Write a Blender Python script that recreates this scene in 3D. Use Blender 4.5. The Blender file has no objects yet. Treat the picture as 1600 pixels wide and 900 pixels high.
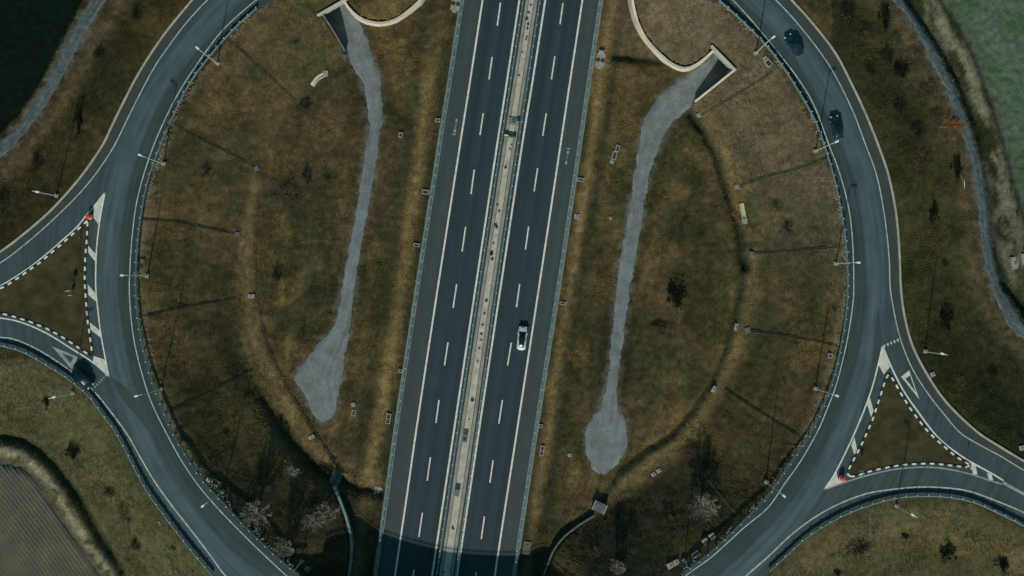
import bpy, bmesh, math, random
import numpy as np
from mathutils import Vector
from mathutils.geometry import tessellate_polygon
R = math.radians
random.seed(7); np.random.seed(7)
SC = bpy.context.scene
COL = SC.collection

# ------------------------------------------------------------------ camera, light
H = 180.0                      # camera height over the motorway
S = 8.0                        # photo pixels per metre at motorway level
ZR = 6.5                       # level of the roundabout carriageway
cam = bpy.data.cameras.new('camera'); cam.sensor_width = 36; cam.lens = 36*H/200.0
cam.clip_start = 1; cam.clip_end = 12000
co = bpy.data.objects.new('camera', cam); COL.objects.link(co)
co.location = (0, 0, H); co.rotation_euler = (0, 0, 0); SC.camera = co
SC.render.resolution_x = 1024; SC.render.resolution_y = 576
EL = 29.5
LX, LY = 0.17, 1.0
wd = bpy.data.worlds.new('World'); SC.world = wd; wd.use_nodes = True
nt = wd.node_tree; bg = nt.nodes['Background']
sky = nt.nodes.new('ShaderNodeTexSky'); sky.sky_type = 'NISHITA'; sky.sun_disc = False
sky.sun_elevation = R(EL); sky.sun_rotation = math.atan2(-LX, -LY) % (2*math.pi)
tn = nt.nodes.new('ShaderNodeMix'); tn.data_type = 'RGBA'; tn.blend_type = 'MULTIPLY'; tn.inputs[0].default_value = 1
tn.inputs[7].default_value = (.62, 1.22, 1.0, 1); nt.links.new(sky.outputs[0], tn.inputs[6])
nt.links.new(tn.outputs[2], bg.inputs[0]); bg.inputs[1].default_value = 0.05
sky.ozone_density = 0.0; sky.dust_density = 0.6
sl = bpy.data.lights.new('sun', 'SUN'); sl.energy = 3.0; sl.angle = R(1.1); sl.color = (1, .95, .86)
so = bpy.data.objects.new('sun', sl); COL.objects.link(so)
so.rotation_euler = Vector((LX, LY, -math.tan(R(EL))*math.hypot(LX, LY))).to_track_quat('-Z', 'Y').to_euler()
so.location = (0, -60, 120)
SC.view_settings.view_transform = 'Standard'; SC.view_settings.look = 'None'
SC.view_settings.exposure = 0.18; SC.view_settings.gamma = 1

# ------------------------------------------------------------------ materials
def mat(name, base, rough=.85, var=.25, scale=2.0, fine=12.0, bump=.0, metal=0.0, attr=None, spec=.3, streak=None):
    m = bpy.data.materials.new(name); m.use_nodes = True
    n = m.node_tree.nodes; l = m.node_tree.links
    b = n['Principled BSDF']; b.inputs['Roughness'].default_value = rough
    b.inputs['Metallic'].default_value = metal; b.inputs['Specular IOR Level'].default_value = spec
    g = n.new('ShaderNodeNewGeometry')
    def noise(sc, det, vec=None):
        t = n.new('ShaderNodeTexNoise'); t.inputs['Scale'].default_value = sc; t.inputs['Detail'].default_value = det
        l.new(vec or g.outputs['Position'], t.inputs['Vector']); return t.outputs['Fac']
    def math_(op, a, c):
        t = n.new('ShaderNodeMath'); t.operation = op
        for i, q in enumerate((a, c)):
            if isinstance(q, (int, float)): t.inputs[i].default_value = q
            else: l.new(q, t.inputs[i])
        return t.outputs[0]
    def rng(f, lo, hi, a=.3, c=.7):
        t = n.new('ShaderNodeMapRange'); l.new(f, t.inputs[0]); t.inputs[1].default_value = a; t.inputs[2].default_value = c
        t.inputs[3].default_value = lo; t.inputs[4].default_value = hi; return t.outputs[0]
    f1 = rng(noise(scale, 4), 1-var, 1+var); f2 = rng(noise(fine, 3), 1-var*.8, 1+var*.8)
    f = math_('MULTIPLY', f1, f2)
    if streak:
        uv = n.new('ShaderNodeUVMap'); mp = n.new('ShaderNodeMapping'); l.new(uv.outputs[0], mp.inputs[0])
        mp.inputs['Scale'].default_value = (streak[0], streak[1], 1)
        f = math_('MULTIPLY', f, rng(noise(1, 3, mp.outputs[0]), 1-streak[2], 1+streak[2]))
    mx = n.new('ShaderNodeMix'); mx.data_type = 'RGBA'; mx.blend_type = 'MULTIPLY'; mx.inputs[0].default_value = 1
    if attr:
        a = n.new('ShaderNodeAttribute'); a.attribute_name = attr; l.new(a.outputs['Color'], mx.inputs[6])
    else: mx.inputs[6].default_value = (*base, 1)
    l.new(f, mx.inputs[7]); l.new(mx.outputs[2], b.inputs['Base Color'])
    if bump:
        bp = n.new('ShaderNodeBump'); bp.inputs['Strength'].default_value = bump; bp.inputs['Distance'].default_value = .05
        l.new(noise(fine*.7, 5), bp.inputs['Height']); l.new(bp.outputs[0], b.inputs['Normal'])
    return m
M = {}
M['ground'] = mat('ground', (1, 1, 1), .95, .29, .9, 3.2, 1.0, attr='Col', spec=.1)
M['tuft'] = mat('dry_grass', (1, 1, 1), .9, .1, 1, 5, attr='Col', spec=.1)
M['lane'] = mat('lane_asphalt', (.029, .048, .058), .8, .09, .35, 9, .15, streak=(.6, .012, .26))
M['shoulder'] = mat('shoulder_asphalt', (.053, .070, .074), .85, .09, .4, 10, .15, streak=(.6, .02, .12))
M['side_shoulder'] = mat('worn_shoulder_asphalt', (.052, .062, .060), .85, .12, .4, 10, .2)
M['paint'] = mat('white_paint', (.74, .74, .68), .6, .22, 1.5, 14)
M['ring_paint'] = mat('thin_white_paint', (.46, .52, .50), .6, .32, 1.2, 12)
M['old_paint'] = mat('worn_white_paint', (.30, .34, .33), .7, .3, 1.2, 10)
M['hatch'] = mat('hatching_paint', (.66, .63, .55), .7, .2, 1.5, 8)
M['concrete'] = mat('concrete', (.31, .30, .265), .9, .2, 1.2, 9, .2)
M['pale_concrete'] = mat('pale_concrete', (.58, .51, .41), .9, .15, .5, 6, .2)
M['cover'] = mat('weathered_cover', (.31, .29, .245), .9, .25, 1.5, 9, .2)
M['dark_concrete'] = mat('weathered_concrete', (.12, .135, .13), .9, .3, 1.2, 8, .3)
M['kerb'] = mat('concrete_kerb', (.40, .37, .31), .9, .2, .8, 9, .1)
M['kerb_white'] = mat('kerb_white_paint', (.80, .76, .66), .6, .1, 2, 10)
M['kerb_black'] = mat('kerb_black_paint', (.035, .04, .045), .6, .2, 2, 10)
M['gravel'] = mat('compacted_gravel', (.188, .212, .214), .95, .2, .45, 3.0, .7, spec=.1, streak=(1.3, .05, .16))
M['track'] = mat('worn_track', (.100, .122, .124), .95, .3, 1.0, 3.5, .7, spec=.1, streak=(2.0, .12, .3))
M['stone'] = mat('verge_stone', (.30, .265, .22), .95, .3, 1.5, 8, .2)
M['steel'] = mat('galvanised_steel', (.125, .195, .205), .6, .12, 1, 8, metal=.1)
M['pale_steel'] = mat('lamp_steel', (.50, .52, .47), .5, .08, 1, 8, metal=.15)
M['lamp'] = mat('lamp_housing', (.82, .82, .78), .4, .04, 1, 8)
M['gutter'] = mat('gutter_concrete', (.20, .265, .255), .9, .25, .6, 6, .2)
M['soil'] = mat('median_soil', (.50, .48, .40), .95, .2, .8, 6, .5)
M['soil_edge'] = mat('median_edge_concrete', (.32, .295, .255), .95, .2, .5, 7, .2)
M['plough'] = mat('ploughed_soil', (.122, .108, .080), .95, .2, .25, 4, .6, spec=.1)
M['red'] = mat('red_plastic', (.75, .07, .055), .45, .05, 1, 5)
M['blue'] = mat('blue_sign', (.03, .22, .5), .5, .05, 1, 5)
M['tyre'] = mat('tyre_rubber', (.02, .02, .02), .8, .1, 3, 12)
M['rim'] = mat('wheel_rim', (.4, .41, .42), .3, .05, 3, 12, metal=.8)
M['glass'] = mat('car_glass', (.008, .016, .02), .3, .05, 3, 12, spec=.6)
M['silver'] = mat('silver_car_paint', (.66, .76, .74), .5, .03, 2, 9, metal=.1)
M['navy'] = mat('dark_blue_car_paint', (.012, .05, .085), .25, .03, 2, 9, metal=.2)
M['petrol'] = mat('petrol_car_paint', (.008, .032, .045), .22, .03, 2, 9, metal=.2)
M['headlamp'] = mat('headlamp_lens', (.75, .78, .78), .15, .02, 2, 9)
M['tail'] = mat('tail_lamp', (.35, .02, .02), .2, .02, 2, 9)
M['lid'] = mat('dark_iron', (.045, .045, .042), .7, .2, 3, 10)
M['pale_twig'] = mat('pale_twigs', (.27, .25, .20), .95, .25, .8, 6, spec=.1)
M['dark_twig'] = mat('dark_twigs', (.016, .019, .016), .95, .3, .8, 6, spec=.1)
M['brown_twig'] = mat('brown_twigs', (.09, .068, .045), .95, .3, .8, 6, spec=.1)
M['red_twig'] = mat('reddish_twigs', (.095, .058, .044), .95, .3, .8, 6, spec=.1)
M['orange_leaf'] = mat('russet_leaves', (.26, .12, .038), .9, .35, .8, 6, spec=.1)
M['evergreen'] = mat('evergreen_leaves', (.010, .017, .009), .9, .35, 1.2, 6, spec=.1)
M['weed'] = mat('weed_leaves', (.05, .058, .04), .9, .3, 1.5, 6)
M['channel'] = mat('channel_concrete', (.058, .052, .038), .95, .3, .7, 6, .2)
M['bark'] = mat('bark', (.12, .10, .08), .95, .3, 2, 9, .4)
def ring_material():
    m = mat('ring_asphalt', (.072, .088, .096), .8, .09, .3, 9, .15)
    n = m.node_tree.nodes; l = m.node_tree.links
    mx = [q for q in n if q.type == 'MIX'][0]
    g = [q for q in n if q.type == 'NEW_GEOMETRY'][0]
    sub = n.new('ShaderNodeVectorMath'); sub.operation = 'SUBTRACT'; l.new(g.outputs['Position'], sub.inputs[0]); sub.inputs[1].default_value = (CX, CY, ZR)
    ln = n.new('ShaderNodeVectorMath'); ln.operation = 'LENGTH'; l.new(sub.outputs[0], ln.inputs[0])
    no = n.new('ShaderNodeTexNoise'); no.inputs['Scale'].default_value = .07; no.inputs['Detail'].default_value = 3; l.new(g.outputs['Position'], no.inputs['Vector'])
    ad = n.new('ShaderNodeMath'); ad.operation = 'MULTIPLY_ADD'; l.new(no.outputs['Fac'], ad.inputs[0]); ad.inputs[1].default_value = 1.6; l.new(ln.outputs['Value'], ad.inputs[2])
    mr = n.new('ShaderNodeMapRange'); l.new(ad.outputs[0], mr.inputs[0]); mr.inputs[1].default_value = RIN+.8; mr.inputs[2].default_value = ROUT+.8
    cr = n.new('ShaderNodeValToRGB'); l.new(mr.outputs[0], cr.inputs[0])
    e = cr.color_ramp.elements
    stops = [(0, .046), (.12, .046), (.2, .048), (.27, .056), (.31, .052), (.316, .040), (.324, .060), (.38, .082), (.5, .096), (.6, .091), (.605, .076), (.612, .093), (.68, .086), (.76, .064), (1, .062)]
    e[0].position = 0; e[1].position = 1
    def c(v): return (v*.80, v*1.21, v*1.35, 1)
    e[0].color = c(stops[0][1]); e[1].color = c(stops[-1][1])
    for p, v in stops[1:-1]:
        q = e.new(p); q.color = c(v)
    sx = n.new('ShaderNodeSeparateXYZ'); l.new(sub.outputs[0], sx.inputs[0])
    at = n.new('ShaderNodeMath'); at.operation = 'ARCTAN2'; l.new(sx.outputs[1], at.inputs[0]); l.new(sx.outputs[0], at.inputs[1])
    cb = n.new('ShaderNodeCombineXYZ'); l.new(at.outputs[0], cb.inputs[0]); l.new(ln.outputs['Value'], cb.inputs[1])
    mp = n.new('ShaderNodeMapping'); l.new(cb.outputs[0], mp.inputs[0]); mp.inputs['Scale'].default_value = (6, 1.1, 1)
    n2_ = n.new('ShaderNodeTexNoise'); n2_.inputs['Scale'].default_value = 1; n2_.inputs['Detail'].default_value = 4; l.new(mp.outputs[0], n2_.inputs['Vector'])
    r2 = n.new('ShaderNodeMapRange'); l.new(n2_.outputs['Fac'], r2.inputs[0]); r2.inputs[1].default_value = .3; r2.inputs[2].default_value = .7; r2.inputs[3].default_value = .76; r2.inputs[4].default_value = 1.22
    m2 = n.new('ShaderNodeMix'); m2.data_type = 'RGBA'; m2.blend_type = 'MULTIPLY'; m2.inputs[0].default_value = 1
    l.new(cr.outputs[0], m2.inputs[6]); l.new(r2.outputs[0], m2.inputs[7]); l.new(m2.outputs[2], mx.inputs[6])
    return m

# ------------------------------------------------------------------ object helpers
def link(name, verts, faces, m, parent=None, smooth=False, uv=None, loc=(0, 0, 0), rz=0):
    me = bpy.data.meshes.new(name); me.from_pydata([tuple(v) for v in verts], [], faces)
    if uv is not None:
        u = me.uv_layers.new(name='UVMap')
        for lp in me.loops: u.data[lp.index].uv = uv[lp.vertex_index]
    if smooth: me.polygons.foreach_set('use_smooth', [True]*len(me.polygons))
    me.materials.append(M[m] if isinstance(m, str) else m)
    me.update()
    return inst(name, me, parent, loc, rz)
def inst(name, me, parent=None, loc=(0, 0, 0), rz=0, scale=None):
    o = bpy.data.objects.new(name, me); COL.objects.link(o); o.location = loc; o.rotation_euler = (0, 0, rz)
    if scale: o.scale = scale
    if parent: o.parent = parent
    return o
def tag(o, label, cat, group=None):
    o['label'] = label; o['category'] = cat
    if group: o['group'] = group
    return o
def thing(name, label, cat, loc=(0, 0, 0), rz=0, group=None):
    o = bpy.data.objects.new(name, None); COL.objects.link(o); o.location = loc; o.rotation_euler = (0, 0, rz)
    o.empty_display_size = .3
    return tag(o, label, cat, group)
def struct(o): o['kind'] = 'structure'; return o
def copy_tree(o, parent=None):
    c = o.copy(); COL.objects.link(c)
    if parent: c.parent = parent
    for ch in o.children: copy_tree(ch, c)
    return c
class MB:
    def __init__(s): s.v = []; s.f = []
    def box(s, c, d, rz=0, top=1.0):
        n = len(s.v); cs, sn = math.cos(rz), math.sin(rz)
        for k, sc in ((-1, 1), (1, top)):
            for i, j in ((-1, -1), (1, -1), (1, 1), (-1, 1)):
                x, y = i*d[0]/2*sc, j*d[1]/2*sc
                s.v.append((c[0]+x*cs-y*sn, c[1]+x*sn+y*cs, c[2]+k*d[2]/2))
        s.f += [tuple(n+i for i in q) for q in ((3, 2, 1, 0), (4, 5, 6, 7), (0, 1, 5, 4), (1, 2, 6, 5), (2, 3, 7, 6), (3, 0, 4, 7))]
        return s
    def tube(s, a, b, r0, r1, seg=6, cap=True):
        a, b = Vector(a), Vector(b); d = (b-a).normalized()
        u = d.orthogonal().normalized(); w = d.cross(u); n = len(s.v)
        for p, r in ((a, r0), (b, r1)):
            for k in range(seg):
                t = 2*math.pi*k/seg; s.v.append(tuple(p+u*(r*math.cos(t))+w*(r*math.sin(t))))
        for k in range(seg): s.f.append((n+k, n+(k+1) % seg, n+seg+(k+1) % seg, n+seg+k))
        if cap: s.f += [tuple(n+seg-1-k for k in range(seg)), tuple(n+seg+k for k in range(seg))]
        return s
    def ring(s, c, ro, ri, z0, z1, seg=16):
        n = len(s.v)
        for k in range(seg):
            t = 2*math.pi*k/seg; cs, sn = math.cos(t), math.sin(t)
            for r, z in ((ro, z0), (ro, z1), (ri, z1), (ri, z0)): s.v.append((c[0]+r*cs, c[1]+r*sn, z))
        for k in range(seg):
            a = n+4*k; b = n+4*((k+1) % seg)
            for i in range(3): s.f.append((a+i, b+i, b+i+1, a+i+1))
        return s
    def mesh(s, name, m):
        me = bpy.data.meshes.new(name); me.from_pydata(s.v, [], s.f); me.materials.append(M[m]); me.update(); return me
    def build(s, name, m, parent=None, loc=(0, 0, 0), rz=0, smooth=False):
        me = s.mesh(name, m)
        if smooth: me.polygons.foreach_set('use_smooth', [True]*len(me.polygons))
        return inst(name, me, parent, loc, rz)

# ------------------------------------------------------------------ map geometry
def W(px, py, z=0.0):
    k = (H-z)/H/S
    return ((px-800)*k, (450-py)*k)
def Wl(pts, z=0.0): return [W(a, b, z) for a, b in pts]
def spline(pts, step=1.2, closed=False):
    P = [np.array(p, float) for p in pts]; out = []
    n = len(P)
    for i in range(n-1):
        p1, p2 = P[i], P[i+1]
        p0 = P[i-1] if i > 0 else 2*p1-p2
        p3 = P[i+2] if i+2 < n else 2*p2-p1
        L = np.linalg.norm(p2-p1); k = max(1, int(math.ceil(L/step)))
        for j in range(k):
            t = j/k
            out.append(.5*((2*p1)+(-p0+p2)*t+(2*p0-5*p1+4*p2-p3)*t*t+(-p0+3*p1-3*p2+p3)*t**3))
    out.append(P[-1])
    return [tuple(q) for q in out]
def resample(pts, step):
    P = np.array(pts, float); d = np.hypot(*(P[1:]-P[:-1]).T[:2]); c = np.concatenate([[0], np.cumsum(d)])
    n = max(2, int(round(c[-1]/step))+1); t = np.linspace(0, c[-1], n)
    return [tuple(np.interp(q, c, P[:, k]) for k in range(P.shape[1])) for q in t]
def arc(r, a0, a1, n=40):
    return [(768+r*math.cos(R(a0+(a1-a0)*i/n)), 436-r*math.sin(R(a0+(a1-a0)*i/n))) for i in range(n+1)]
CX, CY = W(768, 436, ZR); RIN = 556/S*(H-ZR)/H; ROUT = 638/S*(H-ZR)/H
M['ring'] = ring_material()

IN_L = [(400, 12), (355, 54), (300, 122), (267, 185), (250, 225), (232, 275), (221, 325), (213, 390), (211, 450), (215, 500), (222, 540), (235, 590), (250, 630), (269, 675), (292, 715), (317, 752), (350, 788), (375, 815), (400, 840), (435, 873), (467, 899)]
IN_R = [(1125, 0), (1165, 36), (1200, 72), (1227, 107), (1257, 155), (1276, 190), (1289, 225), (1304, 275), (1316, 330), (1324, 387), (1326, 450), (1322, 500), (1312, 557), (1299, 605), (1281, 650), (1266, 680), (1237, 722), (1215, 755), (1200, 776), (1157, 820), (1115, 860), (1065, 899)]
WH_L = [(399, 1), (350, 45), (315, 90), (282, 140), (260, 182), (241, 225), (224, 275), (212, 325), (205, 387), (202, 450), (205, 500), (212, 545), (225, 595), (238, 632), (260, 677), (282, 717), (305, 752), (332, 785), (362, 817), (400, 855), (447, 899)]
WH_R = [(1135, -8), (1170, 27), (1210, 75), (1248, 124), (1273, 167), (1295, 226), (1310, 265), (1325, 320), (1332, 375), (1334, 450), (1331, 487), (1322, 540), (1307, 600), (1292, 640), (1277, 675), (1250, 722), (1225, 757), (1200, 793), (1162, 825), (1112, 870), (1072, 899)]
KERB_NW = [(302, 0), (265, 45), (240, 80), (217, 117), (197, 155), (175, 200), (163, 225), (140, 260), (115, 292), (80, 330), (40, 365), (0, 395), (-60, 430), (-140, 472)]
OUTW_NW = [(324, 0), (290, 37), (260, 77), (240, 107), (217, 150), (197, 190), (180, 225), (160, 257), (135, 290), (105, 322), (70, 355), (35, 385), (0, 411), (-60, 446), (-140, 488)]
LOW_W = [(-140, 545), (-60, 536), (0, 541), (37, 551), (70, 569), (105, 591), (140, 620), (162, 650), (181, 675), (205, 720), (230, 767), (262, 812), (295, 855), (332, 899)]
LOWW_W = [(-140, 533), (-60, 524), (0, 527), (25, 531), (55, 544), (82, 560), (112, 581), (140, 605), (162, 629), (197, 676), (215, 707), (240, 750), (270, 792), (300, 830), (330, 870), (352, 899)]
KERB_E = [(1235, 0), (1265, 33), (1303, 82), (1330, 133), (1352, 180), (1370, 225), (1387, 275), (1399, 337), (1404, 400), (1406, 450), (1412, 495), (1425, 542), (1450, 590), (1480, 632), (1525, 675), (1560, 698), (1600, 722), (1660, 755), (1740, 800)]
OUTW_E = [(1212, 0), (1249, 40), (1295, 101), (1330, 168), (1352, 225), (1370, 275), (1382, 337), (1389, 400), (1391, 450), (1397, 487), (1407, 530), (1425, 575), (1450, 615), (1475, 647), (1499, 675), (1525, 692), (1562, 712), (1600, 735), (1660, 769), (1740, 814)]
RAIL_SE = [(1740, 905), (1660, 855), (1600, 822), (1550, 797), (1517, 783), (1482, 776), (1440, 774), (1400, 777), (1360, 787), (1312, 806), (1262, 836), (1225, 869), (1200, 892)]
LOWW_SE = [(1740, 880), (1660, 832), (1600, 801), (1550, 780), (1512, 767), (1475, 762), (1437, 761), (1400, 764), (1355, 771), (1312, 787), (1275, 807), (1237, 835), (1200, 870), (1167, 899)]
def road_poly(left):
    if left:
        p = arc(638, 90, 136, 30) + KERB_NW + LOW_W + arc(638, 227.5, 270, 30) + arc(556, 270, 238, 30) + IN_L[::-1] + arc(556, 130, 90, 30)
    else:
        p = arc(638, 90, 44, 30) + KERB_E + RAIL_SE + arc(638, -47, -90, 30) + arc(556, -90, -58.5, 30) + IN_R[::-1] + arc(556, 51, 90, 30)
    return p
def smooth_closed(p):          # light resample so that the curve is round
    return Wl(spline([q for i, q in enumerate(p) if i == 0 or math.hypot(q[0]-p[i-1][0], q[1]-p[i-1][1]) > 6], 10), ZR)
ROAD_L = smooth_closed(road_poly(True)); ROAD_R = smooth_closed(road_poly(False))

# motorway lines: photo x at y = 0, 225, 450, 675, 900
YS = [0, 225, 450, 675, 900]
MW = dict(rail_l=[722, 687, 652, 618, 586], edge_l=[754, 719, 684, 650, 617], in_l=[811.5, 777, 743, 709, 675], med_l=[819, 784, 750, 716.5, 683.5],
          med_r=[842.5, 808.5, 775, 743.5, 710.5], in_r=[852, 816, 782, 748, 714], edge_r=[910, 876, 842, 807.5, 773], rail_r=[939, 906, 872.5, 837, 803])
def mwx(key, off=0.0, y0=-900, y1=1800, z=0.0):
    xs = MW[key]; a = (xs[-1]-xs[0])/900
    ys = [y0] + YS + [y1]; xx = [xs[0]+a*y0] + xs + [xs[-1]+a*(y1-900)]
    return Wl(spline([(x+off, y) for x, y in zip(xx, ys)], 28), z)
AX0 = np.array(W(830.5, 0)); AX1 = np.array(W(694.5, 900)); AXD = (AX1-AX0)/np.linalg.norm(AX1-AX0)
def dmot(X, Y): return np.abs((X-AX0[0])*AXD[1]-(Y-AX0[1])*AXD[0])
def smot(X, Y): return -((X-AX0[0])*AXD[1]-(Y-AX0[1])*AXD[0])

def ss(x, a, b):
    t = np.clip((x-a)/(b-a), 0, 1); return t*t*(3-2*t)
_lat = {}
def vn(X, Y, scale, seed=0):
    if seed not in _lat: _lat[seed] = np.random.RandomState(seed+100).rand(256, 256)
    L = _lat[seed]; x = X*scale; y = Y*scale
    xi = np.floor(x).astype(int); yi = np.floor(y).astype(int); fx = x-xi; fy = y-yi
    fx = fx*fx*(3-2*fx); fy = fy*fy*(3-2*fy)
    a = L[xi & 255, yi & 255]; b = L[(xi+1) & 255, yi & 255]; c = L[xi & 255, (yi+1) & 255]; d = L[(xi+1) & 255, (yi+1) & 255]
    return (a*(1-fx)+b*fx)*(1-fy)+(c*(1-fx)+d*fx)*fy
def fbm(X, Y, scale, seed=0, o=4):
    s = 0; a = 1; t = 0
    for i in range(o): s = s+a*vn(X, Y, scale*2**i, seed+i); t += a; a *= .55
    return s/t
def dline(X, Y, poly):
    D = np.full(X.shape, 1e9)
    for (ax, ay), (bx, by) in zip(poly[:-1], poly[1:]):
        vx, vy = bx-ax, by-ay; q = vx*vx+vy*vy+1e-9
        t = np.clip(((X-ax)*vx+(Y-ay)*vy)/q, 0, 1)
        D = np.minimum(D, (X-ax-t*vx)**2+(Y-ay-t*vy)**2)
    return np.sqrt(D)
def inside(X, Y, poly):
    I = np.zeros(X.shape, bool)
    n = len(poly)
    for i in range(n):
        ax, ay = poly[i]; bx, by = poly[(i+1) % n]
        if ay == by: continue
        c = ((ay > Y) != (by > Y)) & (X < (bx-ax)*(Y-ay)/(by-ay)+ax); I ^= c
    return I
def hrad(X, Y):
    r = np.hypot(X-CX, Y-CY)
    return 0.15+(ZR-.25-.15)*np.clip((r-50.5)/(RIN-1.2-50.5), 0, 1)
def Prad(px, py):
    z = 2.0
    for _ in range(6):
        x, y = W(px, py, z); z = float(hrad(np.array(x), np.array(y)))
    return (x, y, z)
# retaining walls (tops traced), portals
LOBE_L = [(538, 3), (547.5, 16), (560, 27), (572.5, 33), (592.5, 37), (614, 33), (630, 24), (646, 11), (659, -2), (668, -25), (674, -60)]
LOBE_R = [(985, -60), (986, -25), (988, 0), (991, 17), (998, 40), (1011.5, 64), (1034, 88), (1051, 101), (1070, 107.5), (1087, 102), (1102, 91), (1114, 80)]
WING_L = [(504, 23), (520, 47), (539, 80)]
WING_R = [(1146, 111), (1112.5, 138), (1086, 159)]
PORT_L = [(498, 24.5), (542, -.5)]
PORT_R = [(1112, 74), (1147.5, 110)]
WALL_BL = [(522, 760), (533, 786), (543, 815), (549, 845), (548, 875), (544, 905), (538, 950), (532, 1010)]
WALL_BR = [(928, 806), (905, 820), (880, 840), (864, 862), (854, 888), (849, 905), (846, 950), (846, 1010)]
def Wf(pts): return [W(a, b, 1.0) for a, b in pts]
def Wr(pts): return [Prad(*p)[:2] for p in pts]
LOWS = [Wr(PORT_L[::-1])+Wr(WING_L)+Wl([(580, 200), (760, 200), (850, -330), (700, -330)])+Wr(LOBE_L[::-1]),
        Wr(LOBE_R)+Wr(PORT_R)+Wr(WING_R)+Wl([(1040, 200), (800, 200), (850, -330), (975, -330)]),
        Wf(spline(WALL_BL, 8))+Wl([(520, 1230), (700, 1230), (700, 700)]),
        Wf(spline(WALL_BR, 8))+Wl([(850, 1230), (690, 1230), (690, 700), (930, 760)])]
WALLS = [Wr(spline(LOBE_L, 6)), Wr(spline(LOBE_R, 6)), Wf(spline(WALL_BL, 6)), Wf(spline(WALL_BR, 6))]
DITCH = [  # polyline (photo px, level z), depth, half width
    ([(372, 535), (380, 560), (398, 602), (427, 648), (461, 695), (498, 736), (520, 750)], 0, 1.0, 1.6),
    ([(1080, 178), (1100, 205), (1118, 240), (1132, 280), (1143, 320), (1155, 360), (1164, 402), (1166, 415)], 0, .9, .9),
    ([(1164, 402), (1161, 440), (1150, 490), (1135, 545), (1115, 595), (1085, 640), (1050, 680), (1010, 703), (970, 735), (940, 785)], 0, .5, .8),
    ([(592, 768), (560, 765), (530, 750)], 0, 1.1, 1.3),
    ([(960, 86), (990, 90), (1018, 93), (1035, 97)], 0, .6, .8),
    ([(-60, 684), (0, 682), (30, 688), (60, 705), (85, 730), (105, 755), (125, 785), (150, 830), (175, 870), (200, 915), (230, 970)], 4.2, 1.2, 1.0),
    ([(1410, -30), (1440, 15), (1480, 75), (1510, 130), (1531, 190), (1548, 255), (1557, 320), (1562, 380), (1577, 440), (1607, 482), (1660, 530)], 4.2, 1.7, 1.5),
]
DITCHW = [(Wl(p, z), d, w) for p, z, d, w in DITCH]
TR_L = ([(490, 0), (505, 26), (521, 52), (538, 80), (550, 105), (566, 130), (573, 160), (577, 200), (572, 235), (563, 290), (553, 350), (541, 410), (533, 460), (524, 500), (518, 514), (497, 537), (478, 562), (457, 592), (470, 608), (481, 630), (490, 648), (503, 660)],
        [(548, -12), (546, 12), (556, 26), (564, 40), (574, 65), (584, 92), (594, 120), (598, 150), (597, 190), (592, 225), (585, 270), (577, 320), (566, 380), (557, 430), (550, 475), (546, 520), (538, 560), (535, 590), (531, 615), (526, 638), (518, 653), (503, 660)])
TR_R = ([(1118, 70), (1112, 84), (1100, 98), (1086, 108), (1072, 120), (1045, 138), (1020, 165), (1006, 190), (1000, 220), (994, 250), (988, 290), (982, 330), (975, 375), (968, 410), (964, 450), (958, 500), (952, 560), (944, 610), (937, 637), (922, 655), (914, 680), (917, 710), (928, 735), (945, 742)],
        [(1152, 104), (1140, 116), (1113, 138), (1086, 160), (1060, 185), (1045, 200), (1033, 222), (1025, 245), (1016, 270), (1010, 300), (1005, 330), (999, 365), (995, 390), (988, 430), (981, 480), (974, 530), (967, 580), (964, 615), (966, 640), (976, 655), (980, 675), (977, 700), (965, 725), (945, 742)])
TR_NW = ([(190, -80), (142, 0), (120, 35), (100, 75), (78, 120), (55, 160), (35, 187), (0, 222), (-70, 280)],
         [(214, -80), (166, 0), (142, 38), (120, 80), (98, 120), (76, 157), (52, 190), (20, 228), (-55, 300)])
TR_NE = ([(1345, -70), (1395, 0), (1415, 22), (1432, 52), (1450, 87), (1470, 124), (1487, 160), (1501, 200), (1511, 235), (1521, 270), (1527, 310), (1532, 360), (1538, 410), (1546, 442), (1558, 475), (1577, 507), (1605, 536), (1660, 580)],
         [(1368, -70), (1416, 0), (1438, 30), (1456, 60), (1473, 95), (1489, 130), (1502, 165), (1516, 200), (1527, 232), (1536, 265), (1545, 310), (1552, 360), (1558, 410), (1566, 445), (1580, 475), (1598, 500), (1625, 522), (1680, 560)])
ZO = 4.2
TRP = {k: Wl(a+b[::-1], z) for k, (a, b), z in (('l', TR_L, 0), ('r', TR_R, 0), ('nw', TR_NW, ZO), ('ne', TR_NE, ZO))}
FIELD_SW = Wl([(-120, 722), (0, 721), (30, 726), (55, 746), (80, 784), (110, 830), (140, 872), (170, 915), (220, 1000), (-120, 1000)], ZO)
FIELD_NW = Wl([(138, -20), (116, 30), (95, 72), (72, 116), (48, 155), (28, 182), (-10, 218), (-140, 300), (-400, 300), (-400, -300), (250, -300)], ZO)
FIELD_NE = Wl([(1420, -70), (1467, 0), (1497, 40), (1517, 80), (1535, 125), (1550, 170), (1564, 215), (1580, 275), (1598, 340), (1630, 420), (1900, 420), (1900, -300), (1300, -300)], ZO)
AREA = Wl([(-260, -180), (1860, -180), (1860, 1080), (-260, 1080)])
OCH_L = Wl([(402, 280), (392, 340), (388, 400), (390, 450), (397, 515), (418, 567), (447, 618), (481, 672), (515, 722)])
OCH_R = Wl([(1175, 400), (1172, 450), (1160, 500), (1145, 550), (1122, 600), (1090, 648), (1055, 690), (1010, 722), (965, 755), (930, 790), (900, 810)])
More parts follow.
